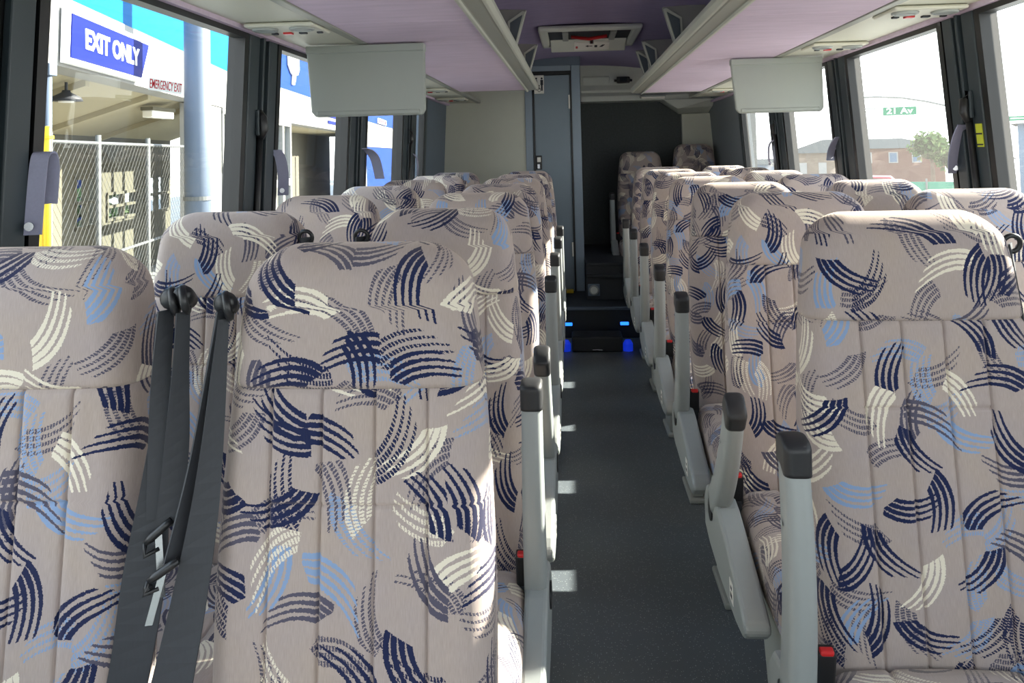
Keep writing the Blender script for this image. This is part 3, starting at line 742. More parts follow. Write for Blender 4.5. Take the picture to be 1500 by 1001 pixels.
# two seats of the rear bench, up on the platform
allseats.append((-1, .61, 7.66, 'patterned rear bench seat in front of the black carpet wall', -6, None))
allseats.append((0, 1.10, 7.66, 'patterned rear bench seat in the pale rear corner, highest of all seats', None, None))
for i, (kind, x, y, lab, lean, belt) in enumerate(allseats):
    z = 0
    if i >= 28: z = .115 if i == 28 else .175
    o = place(kind, x, y, z, lab)
    seats.append((o, lean, belt, i))
for o, lean, belt, i in seats:
    a = arm_of(o)
    if a is not None: a.rotation_euler = (math.radians(-lean), 0, 0)
    if belt and i in (2, 4, 5): add_belt(o, belt)

# the two loose belts between the nearest pair of seats
lw, la = seats[1][0], seats[0][0]
def sub(o, parent):
    o.matrix_parent_inverse = Matrix.Translation(-Vector(parent.location)); return o
def guide(x, y, z, parent, name='belt_guide'):
    b = MB(); b.tube([(x - .004, y + .03, z - .012), (x - .004, y + .012, z - .004), (x, y - .004, z), (x, y - .012, z - .002)], [.012, .016, .017, .013], 14)
    b.ring((x + .004, y - .004, z - .004), (.9, .35, .2), .017, .006, 20, 8)
    return sub(b.build(name, 'black', parent, smooth=True), parent)
guide(-0.593, 1.174, 1.218, lw); guide(-0.575, 1.170, 1.221, lw)
sub(ribbon(smooth_path([((-0.599, 1.165, 1.202), (.4, .9, 0)), ((-0.603, 1.156, 1.094), (.75, .6, 0)), ((-0.603, 1.149, 1.008), (.9, .4, 0)), ((-0.601, 1.140, 0.914), (.95, .3, 0))]), .028).build('seat_belt', 'belt', lw), lw)
sub(ribbon(smooth_path([((-0.573, 1.165, 1.199), (.35, .5, 0)), ((-0.574, 1.158, 1.115), (.5, .5, 0)), ((-0.576, 1.149, 1.008), (.85, .5, 0)), ((-0.581, 1.134, 0.906), (.95, .3, 0))]), .034).build('seat_belt', 'belt', lw), lw)
sub(ribbon(smooth_path([((-0.604, 1.158, 1.040), (.3, .3, 0)), ((-0.607, 1.146, 0.953), (.6, .3, 0)), ((-0.614, 1.130, 0.840), (1, .15, 0)), ((-0.630, 1.118, 0.712), (1, .0, 0)), ((-0.657, 1.103, 0.568), (1, 0, 0)), ((-0.679, 1.098, 0.444), (1, 0, 0))]), .058).build('seat_belt', 'belt', lw), lw)
sub(MB().disc((-0.604, 1.122, 0.826), (0, -1, .2), .008, .006, 14, .005).build('belt_stop', 'black', lw), lw)
def tongue(p, q, parent):
    b = MB(); p, q = Vector(p), Vector(q); d = (q - p).normalized(); w_ = Vector((1, .25, 0)).normalized()
    u_ = (w_ - d * .75).normalized()
    b.tube([p - u_ * .022, p - u_ * .012, p + u_ * .012, p + u_ * .022], [.004, .006, .006, .005], 10); b.tube([p - u_ * .022, p - u_ * .024 + d * .016, p + d * .022], .0035, 8)
    o = sub(b.build('belt_tongue', 'black', parent, smooth=True), parent)
    ribbon([(p + d * .004, w_), (p + d * .030, w_), (q, w_)], .0095, .0014).build('latch_plate', 'chrome', o)
    return o
tongue((-0.592, 1.128, 0.902), (-0.583, 1.119, 0.817), lw)
guide(-0.511, 1.171, 1.211, la)
sub(ribbon(smooth_path([((-0.512, 1.165, 1.202), (.35, .9, .1)), ((-0.526, 1.151, 1.094), (.4, .9, 0)), ((-0.542, 1.138, 0.986), (.5, .85, 0)), ((-0.563, 1.112, 0.868), (.6, .8, 0))]), .028).build('seat_belt', 'belt', la), la)
sub(ribbon(smooth_path([((-0.511, 1.160, 1.189), (.18, .2, 0)), ((-0.515, 1.139, 1.051), (.36, .25, 0)), ((-0.523, 1.121, 0.930), (.58, .2, 0)), ((-0.540, 1.103, 0.805), (.78, .1, 0)), ((-0.559, 1.083, 0.687), (.95, 0, 0)), ((-0.577, 1.068, 0.566), (1.02, 0, 0)), ((-0.591, 1.062, 0.441), (1.05, 0, 0))]), .062).build('seat_belt', 'belt', la), la)
tongue((-0.568, 1.095, 0.865), (-0.583, 1.084, 0.799), la)

# ------------------------------------------------------------------ straps and release bars on the window pillars
def strap(side, pts, width, lab, wv=(0, 1, 0)):
    X = XL if side < 0 else XR
    P = [((X(z) - side * d, y, z), wv) for (y, z, d) in pts]
    t = thing('curtain_strap', lab, 'strap', P[0][0], 'curtain tie straps on the window pillars')
    o = ribbon(smooth_path(P), width, .0022).build('webbing', 'strap', t); o.matrix_parent_inverse = Matrix.Translation(-Vector(t.location))
    (y, z, d) = pts[-1]
    bb = MB().disc((X(z) - side * d, y - .010, z + .018), Vector((-side * .3, -1, 0)), .009, .005, 14).build('snap_button', 'chrome', t); bb.matrix_parent_inverse = Matrix.Translation(-Vector(t.location))
    return t
strap(-1, [(1.640, 1.335, .03), (1.642, 1.40, .03), (1.634, 1.435, .03), (1.618, 1.442, .03), (1.604, 1.43, .03), (1.598, 1.37, .03), (1.594, 1.275, .03)], .035, 'looped lavender strap on the black pillar at the left edge of the picture', (.9, .3, 0))
strap(-1, [(2.96, 1.45, .02), (2.975, 1.42, .035), (2.998, 1.35, .04), (3.018, 1.28, .035)], .04, 'lavender strap beside the black pillar between the two big depot-side windows', (.95, .3, 0))
strap(-1, [(4.22, 1.46, .015), (4.30, 1.445, .035), (4.40, 1.40, .045), (4.52, 1.292, .045)], .055, 'lavender strap hanging below the depot-side monitor', (.9, .4, 0))
strap(-1, [(5.60, 1.43, .015), (5.65, 1.40, .03), (5.68, 1.34, .035), (5.70, 1.25, .03)], .03, 'small dark strap at the last depot-side window')
strap(1, [(2.86, 1.48, .012), (2.885, 1.44, .022), (2.92, 1.38, .026), (2.955, 1.315, .02)], .05, 'wide lavender strap on the pillar left of the yellow sticker', (.95, .3, 0))
strap(1, [(4.16, 1.46, .012), (4.20, 1.435, .022), (4.25, 1.395, .028), (4.30, 1.345, .024)], .05, 'lavender strap on the street-side pillar beside the tan house', (.95, .3, 0))
strap(1, [(5.48, 1.465, .015), (5.54, 1.44, .03), (5.58, 1.38, .035), (5.60, 1.30, .03)], .04, 'pale strap at the rearmost street-side window pillar')

def bar(side, y, lab):
    X = XL if side < 0 else XR
    t = thing('window_release_bar', lab, 'handle', (X(1.5), y, 1.5), 'window release bars on the pillars')
    off = lambda z, d: (X(z) - side * d - X(1.5), 0, z - 1.5)
    MB().tube([off(1.50, .022), off(1.2, .022), off(.95, .022)], .011, 10).build('bar', 'black', t, smooth=True)
    b = MB().tube([off(1.585, .015), off(1.56, .03), off(1.52, .034), off(1.49, .024)], [.012, .016, .017, .013], 10).build('handle', 'black', t, smooth=True)
    MB().box(off(1.555, .02)[0] - .006, off(1.555, .02)[0] + .006, -.028, -.016, -.0, .09).build('catch', 'alu', b, bevel=.003)
    MB().disc(off(.96, .02), (-side, 0, 0), .012, .012, 12).build('end_fitting', 'alu', t)
bar(-1, 2.80, 'black window release bar on the pillar between the two big depot-side windows')
bar(-1, 5.44, 'black window release bar on the pillar beyond the depot-side monitor')
bar(1, 2.80, 'black window release bar beside the yellow sticker')
bar(1, 5.40, 'black window release bar below the street-side monitor')
mb = MB(); wall_strip(mb, 1, 2.735, 2.775, 1.405, 1.48, .0145, .017)
t = tag(mb.build('warning_sticker', 'lime'), 'small yellow green sticker on the black window pillar', 'sticker')
mb = MB(); wall_strip(mb, 1, 2.735, 2.775, 1.41, 1.415, .017, .0175); wall_strip(mb, 1, 2.735, 2.775, 1.445, 1.45, .017, .0175); mb.build('print', 'ink', t)
# emergency exit decal on the big depot-side window
X = XL; dz = Vector((-.17 * -1, 0, 1)); 
dcl = thing('exit_decal', 'white decal with red lettering EMERGENCY EXIT on the first big window', 'decal', (XL(1.62) + .020, 2.128, 1.62))
mb = MB().box(-.0008, .0006, -.090, .090, -.016, .016, Matrix.Rotation(math.atan(.05), 3, 'Y'), (0, 0, 0)); mb.build('backing', 'decal_white', dcl)
text('lettering', 'EMERGENCY EXIT', 'decal_red', dcl, .034, basis((0, 1, 0), (.05, 0, 1), (XL(1.62) + .0215, 2.128, 1.62), .64, 1.0), .0002, .0002)

# ------------------------------------------------------------------ outside, depot side
GZ = -1.2
gv = []; gf = []
xs_ = [-60, -30, -12, -4, 0, 4, 12, 25, 40, 60, 90, 150]; ys_ = [-40, -10, 10, 30, 60, 100, 180]
for x in xs_:
    for y in ys_: gv.append((x, y, GZ if x < 12 else GZ - max(0, (math.hypot(x, y) - 38)) * .055))
ny = len(ys_)
for i in range(len(xs_) - 1):
    for j in range(ny - 1): gf.append((i * ny + j, (i + 1) * ny + j, (i + 1) * ny + j + 1, i * ny + j + 1))
struct(link_mesh('ground', gv, gf, 'asphalt'))
B1 = Vector((-7.186, 14.69, 0)); D1 = Vector((-.198, .98, 0)).normalized(); N1 = Vector((.98, .198, 0)).normalized()
def fp(s, d, z): p = B1 + D1 * s + N1 * d; return Vector((p.x, p.y, z))
def fbox(mb, s0, s1, d0, d1, z0, z1):
    return mb.hexa([fp(s0, d0, z0), fp(s1, d0, z0), fp(s1, d1, z0), fp(s0, d1, z0)], [fp(s0, d0, z1), fp(s1, d0, z1), fp(s1, d1, z1), fp(s0, d1, z1)])
dep = thing('depot_building', 'white bus depot with sky blue fascia and open bay beside the bus', 'building', fp(0, 0, GZ))
def dpart(mb, nm, mt, par=dep):
    o = mb.build(nm, mt, par)
    if par is dep: o.matrix_parent_inverse = Matrix.Translation(-Vector(dep.location))
    return o
dpart(fbox(MB(), -9, 7.4, -.4, 0, 2.58, 3.44), 'white_band', 'facade_white')
dpart(fbox(MB(), -9, 7.4, -.4, -.02, 3.44, 6.4), 'fascia', 'fascia_cyan')
dpart(MB().hexa([fp(-9, -.4, 2.60), fp(7.4, -.4, 2.60), fp(7.4, -2.3, 1.95), fp(-9, -2.3, 1.95)], [fp(-9, -.4, 2.8), fp(7.4, -.4, 2.8), fp(7.4, -2.3, 2.2), fp(-9, -2.3, 2.2)]), 'bay_ceiling', 'beige')
for s in (-6.5, -3.6, -.8, 2.2):
    dpart(MB().hexa([fp(s, -.4, 2.50), fp(s + .16, -.4, 2.50), fp(s + .16, -2.3, 1.86), fp(s, -2.3, 1.86)], [fp(s, -.4, 2.62), fp(s + .16, -.4, 2.62), fp(s + .16, -2.3, 1.98), fp(s, -2.3, 1.98)]), 'bay_beam', 'beige')
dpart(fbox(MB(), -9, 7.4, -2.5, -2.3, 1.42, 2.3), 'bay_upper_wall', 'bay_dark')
b = MB(); holes = [(.94, 2.21, .10, 1.14), (2.63, 4.7, .14, .76), (5.13, 7.2, .10, 1.05)]
cur = -9
for (a, c_, z0, z1) in holes:
    fbox(b, cur, a, -2.5, -2.3, GZ, 1.42); fbox(b, a, c_, -2.5, -2.3, GZ, z0); fbox(b, a, c_, -2.5, -2.3, z1, 1.42); cur = c_
fbox(b, cur, 7.4, -2.5, -2.3, GZ, 1.42)
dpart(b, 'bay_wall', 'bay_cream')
for (a, c_, z0, z1) in holes:
    g = MB(); mid = (a + c_) / 2
    for (sa, sb, za, zb) in ((a, a + .07, z0, z1), (c_ - .07, c_, z0, z1), (mid - .04, mid + .04, z0, z1), (a, c_, z0, z0 + .06), (a, c_, z1 - .06, z1), (a, c_, (z0 + z1) / 2 - .03, (z0 + z1) / 2 + .03)): fbox(g, sa, sb, -2.38, -2.26, za, zb)
    wfr = dpart(g, 'bay_window', 'bay_cream')
    dpart(fbox(MB(), a, c_, -2.42, -2.40, z0, z1), 'pane', 'clearglass', wfr)
dpart(fbox(MB(), -9, -6.9, -.4, 0, GZ, 2.56), 'end_wall', 'facade_white')
dpart(fbox(MB(), 1.2, 3.0, -.4, 0, GZ, 2.56), 'pier', 'facade_white')
# glazed bay right of the lamp post
g = MB()
for s in (3.05, 3.75, 4.45, 5.2): fbox(g, s, s + .12, -.12, .03, GZ, 2.5)
fbox(g, 3.05, 5.3, -.12, .03, 2.44, 2.56); fbox(g, 3.05, 5.3, -.12, .03, 1.1, 1.25)
wfr = dpart(g, 'window_frame', 'facade_white'); dpart(fbox(MB(), 3.1, 5.25, -.06, -.04, GZ, 2.5), 'pane', 'clearglass', wfr)
dpart(fbox(MB(), 5.3, 7.4, -.4, 0, GZ, 2.56), 'pier', 'facade_white')
# backdrop of the bay windows: planted strip and fence seen through them
hg = thing('hedge', 'green hedge seen through the windows at the back of the depot bay', 'hedge', fp(4.5, -4.2, GZ))
o = MB(); 
for k in range(90):
    s = 0 + random.random() * 9.5; z = GZ + random.random() * 1.75; d = -4.4 + random.random() * .5; r = .16 + random.random() * .2
    o.disc(fp(s, d, z), (random.random() - .5, random.random() - .5, 1), r, r * .7, 6, r * .4)
o = o.build('foliage', 'leaf', hg); o.matrix_parent_inverse = Matrix.Translation(-Vector(hg.location))
bf = tag(fbox(MB(), 0, 10, -5.2, -5.1, GZ, 1.2).build('site_fence', 'fascia_blue'), 'blue fence behind the hedge at the back of the depot bay', 'fence')
# EXIT ONLY sign
sgn = thing('exit_sign', 'blue EXIT ONLY sign with white border on the depot wall', 'sign', fp(-3.9, .02, 2.95))
inv = Matrix.Translation(-Vector(sgn.location))
def splate(poly, d0, d1, nm, mt):
    mb = MB(); n = len(poly); v = [fp(s, d0, z) for s, z in poly] + [fp(s, d1, z) for s, z in poly]
    mb.add(v, [tuple(range(n)), tuple(range(2 * n - 1, n - 1, -1))] + [(i, n + i, n + (i + 1) % n, (i + 1) % n) for i in range(n)])
    o = mb.build(nm, mt, sgn); o.matrix_parent_inverse = inv; return o
splate([(-5.50, 2.62), (-2.74, 2.62), (-2.33, 3.30), (-5.46, 3.30)], .02, .10, 'border', 'sign_white')
splate([(-5.42, 2.69), (-2.79, 2.69), (-2.43, 3.23), (-5.38, 3.23)], .09, .115, 'face', 'sign_blue')
text('lettering', 'EXIT ONLY', 'sign_white', sgn, .40, basis(D1, (0, 0, 1), fp(-3.98, .12, 2.96), 1.02, .86), .006, .014)
# lamp post
lp = thing('lamp_post', 'tall pale blue steel post in front of the depot', 'post', fp(-2.69, .9, GZ))

o = MB().tube([(0, 0, 0), (0, 0, 3), (0, 0, 7)], [.20, .197, .19], 24).build('shaft', 'post', lp, smooth=True)
MB().tube([(0, 0, 2.0), (0, 0, 2.06)], .215, 24).build('strap_band', 'galv', lp); MB().box(-.32, .32, -.32, .32, 0, .08).build('base_plate', 'galv', lp, bevel=.02)
# yellow bollard and pipe
q = fp(-7.597, .746, GZ)
ybl = thing('pipe_bollard', 'bright yellow steel bollard beside the pipe at the depot corner', 'bollard', q)
MB().tube([(0, 0, 0), (0, 0, 2.95), (0, 0, 2.97)], [.034, .034, .02], 18).build('post', 'yellow', ybl, smooth=True)
MB().tube([(-.055, -.0, 0), (-.055, -.0, 2.85)], .024, 14).build('guard_pipe', 'yellow', ybl, smooth=True)
for z_ in (2.55, 2.85): MB().box(-.08, .04, -.04, .04, z_, z_ + .03).build('bracket', 'yellow', ybl)
q = fp(-6.08, .12, GZ); dn = thing('drain_pipe', 'pale downpipe rising behind the yellow bollard', 'pipe', q)
MB().tube([(0, 0, 0), (0, 0, 3.72)], .045, 14).build('pipe', 'post', dn, smooth=True); MB().box(-.07, .07, -.07, .07, 3.6, 3.74).build('head', 'post', dn, bevel=.01)
# chain link fence
fe = thing('chain_link_fence', 'chain link fence with steel posts in front of the open depot bay', 'fence', fp(-3, .35, GZ)); inv = Matrix.Translation(-Vector(fe.location))
for s in (-6.6, -5.22, -3.30, -.38):
    o = MB().tube([fp(s, .35, GZ), fp(s, .35, 1.75)], .035, 10).build('post', 'galv', fe, smooth=True); o.matrix_parent_inverse = inv
for z_ in (1.65, .25, GZ + .1):
    o = MB().tube([fp(-6.6, .35, z_), fp(-.38, .35, z_)], .022, 8).build('rail', 'galv', fe, smooth=True); o.matrix_parent_inverse = inv
b = MB(); s0, s1, z0, z1 = -6.6, -.38, GZ + .1, 1.65; H_ = z1 - z0; stp = .13; k = s0 - H_
while k < s1:
    for dr in (1, -1):
        a0, a1 = k, k + H_
        t0 = max(0, (s0 - a0) / H_); t1 = min(1, (s1 - a0) / H_)
        if t1 > t0:
            za, zb = (z0 + t0 * H_, z0 + t1 * H_) if dr > 0 else (z1 - t0 * H_, z1 - t1 * H_)
            b.tube([fp(a0 + t0 * H_, .37, za), fp(a0 + t1 * H_, .37, zb)], .0022, 4)
    k += stp
o = b.build('wire_mesh', 'wire', fe); o.matrix_parent_inverse = inv
# lamps in the bay
pl = thing('pendant_lamp', 'dark dish lamp hanging from the depot bay ceiling', 'lamp', fp(-3.87, -.55, 2.27))
MB().tube([(0, 0, 0), (0, 0, .05), (0, 0, .12), (0, 0, .15)], [.21, .19, .06, .05], 20).build('shade', 'ink', pl, smooth=True)
MB().disc((0, 0, -.02), (0, 0, 1), .10, .03, 16).build('bulb', 'sticker', pl, smooth=True)
MB().tube([(0, 0, .14), (0, 0, .262)], .02, 8).build('stem', 'ink', pl)
fl = thing('ceiling_light', 'boxy cream ceiling light in the depot bay', 'light', fp(.57, -.62, 2.30))
MB().box(-.10, .10, -.42, .42, -.07, .07).build('diffuser', 'sticker', fl, bevel=.02); MB().box(-.12, .12, -.44, .44, .065, .13).build('body', 'bay_cream', fl)

# second, longer hall with royal blue fascia
B2 = Vector((-8.3, 22, 0)); D2 = Vector((-.116, .993, 0)).normalized(); N2 = Vector((.993, .116, 0)).normalized()
def gp(s, d, z): p = B2 + D2 * s + N2 * d; return Vector((p.x, p.y, z))
def gbox(mb, s0, s1, d0, d1, z0, z1):
    return mb.hexa([gp(s0, d0, z0), gp(s1, d0, z0), gp(s1, d1, z0), gp(s0, d1, z0)], [gp(s0, d0, z1), gp(s1, d0, z1), gp(s1, d1, z1), gp(s0, d1, z1)])
hall = thing('depot_hall', 'long white depot hall with royal blue fascia beyond the lamp post', 'building', gp(10, 0, GZ)); hall_inv = Matrix.Translation(-Vector(hall.location))
def hpart(mb, nm, mt, par=hall):
    o = mb.build(nm, mt, par)
    if par is hall: o.matrix_parent_inverse = hall_inv
    return o
hpart(gbox(MB(), .1, 19.3, -.4, 0, 2.48, 3.46), 'white_band', 'facade_white')
hpart(gbox(MB(), .1, 19.3, -.4, -.02, 3.46, 7.5), 'fascia', 'fascia_blue')
hpart(gbox(MB(), 19.3, 58, -.4, 0, 1.9, 3.21), 'white_band', 'facade_white')
hpart(gbox(MB(), 19.3, 58, -.4, -.02, 3.21, 7.5), 'fascia', 'fascia_blue')
hpart(gbox(MB(), 19.3, 58, -.3, -.05, GZ, 1.9), 'corrugated_wall', 'blue_wall')
g = MB()
for s in (.25, 1.25, 2.2): gbox(g, s, s + .18, -.12, .03, GZ, 2.5)
gbox(g, .25, 2.4, -.12, .03, 2.36, 2.48); gbox(g, .25, 2.4, -.12, .03, .6, .8); wfr = hpart(g, 'window_frame', 'facade_white'); hpart(gbox(MB(), .25, 2.3, -.08, -.05, GZ, 2.45), 'pane', 'clearglass', wfr)
hpart(gbox(MB(), 12.6, 19.3, -.4, 0, GZ, 2.48), 'pier', 'facade_white')
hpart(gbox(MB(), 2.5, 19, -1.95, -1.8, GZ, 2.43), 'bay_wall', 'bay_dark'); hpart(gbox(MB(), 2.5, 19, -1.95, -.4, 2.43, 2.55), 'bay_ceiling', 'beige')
for s in (11.2, 12.0): hpart(MB().tube([gp(s, .1, GZ), gp(s, .1, 2.48)], .07, 10), 'bay_post', 'facade_white')
for z_ in (3.0, 2.75): hpart(gbox(MB(), 8.6, 19, 0, .03, z_ - .06, z_ + .06), 'blue_stripe', 'sign_blue')
lg = MB()
pts = [(2.15, 4.87), (3.15, 4.87), (3.48, 4.67), (3.53, 4.22), (3.29, 4.02), (3.01, 4.0), (3.01, 3.87), (2.81, 3.67), (2.58, 3.67), (2.67, 3.97), (2.43, 4.02), (2.1, 4.22), (2.03, 4.62)]
n = len(pts); lg.add([gp(s, 0, z) for s, z in pts] + [gp(s, .05, z) for s, z in pts], [tuple(range(n)), tuple(range(2 * n - 1, n - 1, -1))] + [(i, n + i, n + (i + 1) % n, (i + 1) % n) for i in range(n)])
hpart(lg, 'emblem', 'sign_white')
rs = hpart(gbox(MB(), 24.0, 28.0, 0, .08, 3.27, 3.56), 'red_white_sign', 'sign_white'); g = MB()
for k in range(4): gbox(g, 24.2 + k * .95, 24.8 + k * .95, .08, .1, 3.31, 3.52)
hpart(g, 'red_mark', 'sign_red', rs)
ob = thing('office_block', 'distant pale office block beyond the end of the depot hall', 'building', gp(68, 1, GZ))
MB().box(-3, 4, -2, 6, 0, 4.5).build('lower_wall', 'facade_white', ob); MB().box(-3, 4, -2, 6, 4.5, 9).build('upper_wall', 'house_blue', ob); MB().box(-3.05, 4.05, -2.05, 6.05, 4.3, 4.8).build('ledge', 'bay_dark', ob)
for k in range(4): MB().box(-2.4 + k * 1.6, -1.5 + k * 1.6, -2.06, -1.9, 5.6, 7.2).build('window', 'car_glass', ob)

# ------------------------------------------------------------------ outside, street side
def dirp(dx, dy, D, z): h = math.hypot(dx, dy); return Vector((dx / h * D, dy / h * D, z))
# mast arm and street name sign, 50 m away
ma = thing('signal_mast', 'tall grey street pole with a long curved mast arm over the crossing', 'pole', dirp(.444, .896, 50, -2.0)); inv = Matrix.Translation(-Vector(ma.location))
pb = dirp(.444, .896, 50, 0)
o = MB().tube([(pb.x, pb.y, -2.2), (pb.x, pb.y, 6.7)], [.16, .10], 12).build('pole', 'post', ma, smooth=True); o.matrix_parent_inverse = inv
arm = [dirp(.444, .896, 50, 2.85), dirp(.427, .904, 50, 3.1), dirp(.406, .914, 50, 3.37), dirp(.384, .923, 50, 3.72), dirp(.362, .932, 50, 3.97), dirp(.338, .941, 50, 4.08), dirp(.318, .948, 50, 4.07), dirp(.295, .955, 50, 4.0)]
o = MB().tube(arm, .055, 8).build('mast_arm', 'galv', ma, smooth=True); o.matrix_parent_inverse = inv
o = MB().tube([dirp(.295, .955, 50, 3.45), dirp(.32, .947, 50, 3.46), dirp(.3395, .9406, 50, 3.40)], .03, 6).build('cable', 'galv', ma); o.matrix_parent_inverse = inv
for dx, dy in ((.350, .937), (.369, .929)):
    o = MB().tube([dirp(dx, dy, 50, 4.0), dirp(dx, dy, 50, 3.475)], .02, 6).build('hanger', 'galv', ma); o.matrix_parent_inverse = inv
o = MB().box(-.25, .25, -.2, .2, 0, 1.0).build('control_box', 'yellow', ma, bevel=.03); o.location = dirp(.448, .894, 50, -.2) - Vector(ma.location)
ss = thing('street_sign', 'green street name sign hanging from the mast arm', 'sign', dirp(.360, .933, 50, 3.24))
xa = Vector((.933, -.360, 0)).normalized()
MB().box(-.84, .84, -.03, .03, -.225, .225, Matrix.Rotation(math.atan2(xa.y, xa.x), 3, 'Z'), (0, 0, 0)).build('plate', 'sign_green', ss, bevel=.01)
text('lettering', '21 Av', 'sign_white', ss, .44, basis(xa, (0, 0, 1), Vector(ss.location) + Vector((-.360, -.933, 0)) * .05, 1.25, 1), .005, .012)
s3 = thing('street_sign', 'tiny green street sign on the tall pole near the window edge', 'sign', dirp(.462, .887, 49.3, 2.6))
MB().box(-.45, .45, -.03, .03, -.12, .12, Matrix.Rotation(-.4, 3, 'Z'), (0, 0, 0)).build('plate', 'sign_green', s3)
MB().box(-.38, .38, -.035, -.031, -.02, .03, Matrix.Rotation(-.4, 3, 'Z'), (0, 0, 0)).build('print', 'sign_white', s3)
def house(nm, lab, c0, c1, D, zb, ze, zp, wall, hip, depth=9):
    a, b_ = dirp(*c0, D, 0), dirp(*c1, D, 0); u = (b_ - a).normalized(); v_ = Vector((-u.y, u.x, 0)); L = (b_ - a).length
    t = thing(nm, lab, 'house', (a.x, a.y, zb)); inv = Matrix.Translation(-Vector(t.location))
    P = lambda s, d, z: a + u * s + v_ * d + Vector((0, 0, z))
    o = MB().hexa([P(0, 0, zb), P(L, 0, zb), P(L, depth, zb), P(0, depth, zb)], [P(0, 0, ze), P(L, 0, ze), P(L, depth, ze), P(0, depth, ze)]).build('walls', wall, t); o.matrix_parent_inverse = inv
    e = .4; h0, h1 = (L * hip[0], L * hip[1])
    o = MB().add([P(-e, -e, ze), P(L + e, -e, ze), P(L + e, depth + e, ze), P(-e, depth + e, ze), P(h0, depth / 2, zp), P(h1, depth / 2, zp)], [(0, 1, 5, 4), (1, 2, 5), (2, 3, 4, 5), (3, 0, 4), (3, 2, 1, 0)]).build('roof', 'rooftile', t); o.matrix_parent_inverse = inv
    return t, P, L, inv
t, P, L, inv = house('house', 'brick house with grey hip roof behind the street sign', (.314, .949), (.399, .917), 95, -5.5, 1.0, 2.05, 'brick', (.08, .55))
for s in (.9, 3.4, 5.6):
    o = MB().hexa([P(s, -.06, -.55), P(s + .9, -.06, -.55), P(s + .9, .05, -.55), P(s, .05, -.55)], [P(s, -.06, .6), P(s + .9, -.06, .6), P(s + .9, .05, .6), P(s, .05, .6)]).build('window', 'facade_white', t); o.matrix_parent_inverse = inv
    o2 = MB().hexa([P(s + .12, -.09, -.45), P(s + .78, -.09, -.45), P(s + .78, -.05, -.45), P(s + .12, -.05, -.45)], [P(s + .12, -.09, .5), P(s + .78, -.09, .5), P(s + .78, -.05, .5), P(s + .12, -.05, .5)]).build('pane', 'house_blue', o)
t, P, L, inv = house('house', 'tan sided house seen left of the wide window pillar', (.246, .969), (.308, .951), 95, -5.5, .65, 2.1, 'siding', (.6, .82))
for s in (1.2, 3.2): 
    o = MB().hexa([P(s, -.06, -1.6), P(s + .8, -.06, -1.6), P(s + .8, .05, -1.6), P(s, .05, -1.6)], [P(s, -.06, -.4), P(s + .8, -.06, -.4), P(s + .8, .05, -.4), P(s, .05, -.4)]).build('window', 'facade_white', t); o.matrix_parent_inverse = inv
house('house', 'pale blue row house far beyond the last street-side window', (.196, .98), (.240, .971), 120, -7, -1.0, -.3, 'house_blue', (.2, .8))
house('house', 'pale blue building at the right edge of the picture', (.4605, .8876), (.51, .86), 60, -2.5, 2.5, 2.8, 'house_blue', (.3, .7))
house('house', 'low brick house behind the yellow signal box', (.412, .911), (.456, .89), 110, -6.5, -.6, .7, 'brick', (.3, .7))
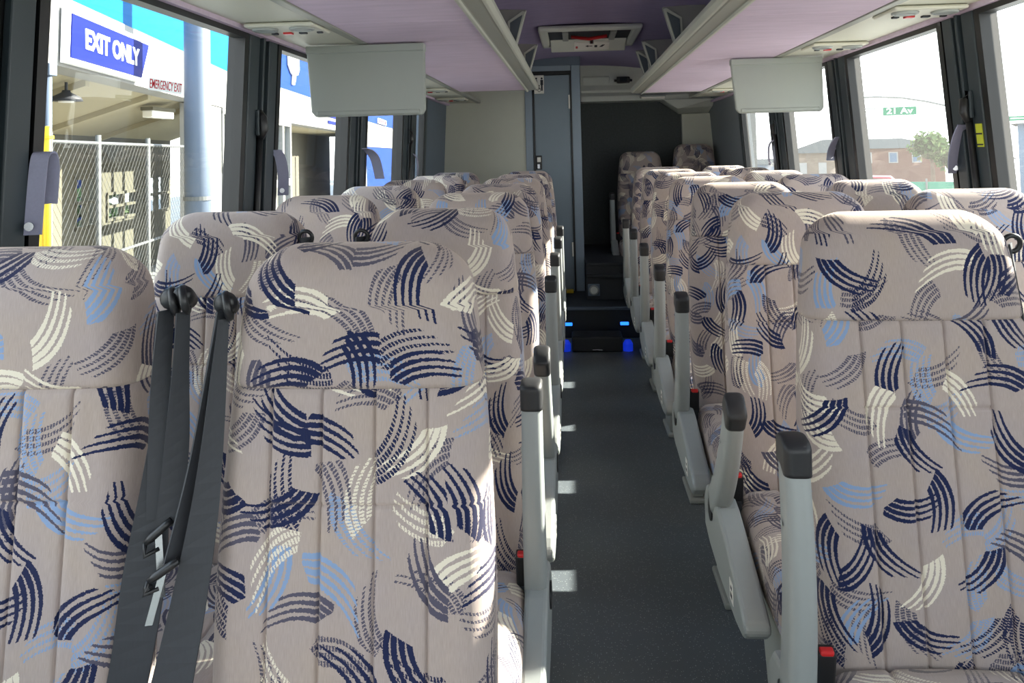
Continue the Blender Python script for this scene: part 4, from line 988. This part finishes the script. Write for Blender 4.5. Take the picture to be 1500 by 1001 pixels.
def tree(dx, dy, D, zc, r, zb, lab):
    c0 = dirp(dx, dy, D, zb); t = thing('tree', lab, 'tree', c0); rnd = random.Random(3)
    MB().tube([(0, 0, 0), (.1, 0, (zc - zb) * .6), (0, 0, zc - zb)], [.25, .18, .08], 10).build('trunk', 'bark', t, smooth=True)
    v = []; f = []
    for k in range(900):
        th = rnd.random() * 6.283; ph = math.acos(2 * rnd.random() - 1); rr = r * (.45 + .6 * rnd.random()) * (1 + .25 * math.sin(3 * th))
        p = Vector((rr * math.sin(ph) * math.cos(th), rr * math.sin(ph) * math.sin(th), rr * .75 * math.cos(ph) + zc - zb))
        a = Vector((rnd.random() - .5, rnd.random() - .5, rnd.random() - .5)).normalized() * .32; b_ = a.orthogonal().normalized() * .2; n0 = len(v)
        v += [p - a, p + b_, p + a, p - b_]; f.append((n0, n0 + 1, n0 + 2, n0 + 3))
    link_mesh('crown', v, f, 'leaf', t)
tree(.387, .922, 85, 1.2, 1.5, -5, 'round green tree beside the grey hip roof')
tree(.408, .913, 88, .2, 1.6, -5, 'low green tree next to the brick house')
# parked red car
cr0 = dirp(.334, .943, 34, GZ)
ct = thing('car', 'red parked car beyond the street-side seats', 'car', cr0); Rz = Matrix.Rotation(-.35, 3, 'Z'); o3 = (0, 0, 0)
def cp(poly, w0, w1, nm, mt, par=ct, bv=.05):
    mb = MB().prism(poly, 'y', w0, w1); mb.v = [Rz @ p for p in mb.v]; return mb.build(nm, mt, par, bevel=bv)
cp([(-2.1, .3), (2.1, .3), (2.15, .75), (1.2, .92), (-1.5, .95), (-2.15, .85)], -.85, .85, 'body', 'car_red')
cp([(-1.55, .92), (1.15, .90), (.55, 1.42), (-1.0, 1.45)], -.76, .76, 'cabin', 'car_red')
cp([(-1.35, .96), (.95, .95), (.47, 1.36), (-.92, 1.38)], -.78, .78, 'side_window', 'car_glass', bv=.01)
for x in (-1.3, 1.35):
    for y in (-.8, .8):
        q = Rz @ Vector((x, y, .32)); MB().disc(q - (Rz @ Vector((0, .1, 0))), Rz @ Vector((0, 1, 0)), .32, .2, 20).build('wheel', 'tyre', ct)
gfn = thing('site_fence', 'green fabric fence across the street beyond the seats', 'fence', dirp(.375, .927, 28, GZ)); inv = Matrix.Translation(-Vector(gfn.location))
a, b_ = dirp(.352, .936, 28, GZ), dirp(.41, .912, 28, GZ)
o = MB().hexa([a, b_, b_ + Vector((0, .05, 0)), a + Vector((0, .05, 0))], [p + Vector((0, 0, 1.45)) for p in (a, b_, b_ + Vector((0, .05, 0)), a + Vector((0, .05, 0)))]).build('panel', 'green_fence', gfn); o.matrix_parent_inverse = inv
for k in range(3):
    p = a.lerp(b_, k / 2); o = MB().tube([p - Vector((0, .05, 0)), p + Vector((0, -.05, 1.55))], .03, 8).build('post', 'galv', gfn); o.matrix_parent_inverse = inv
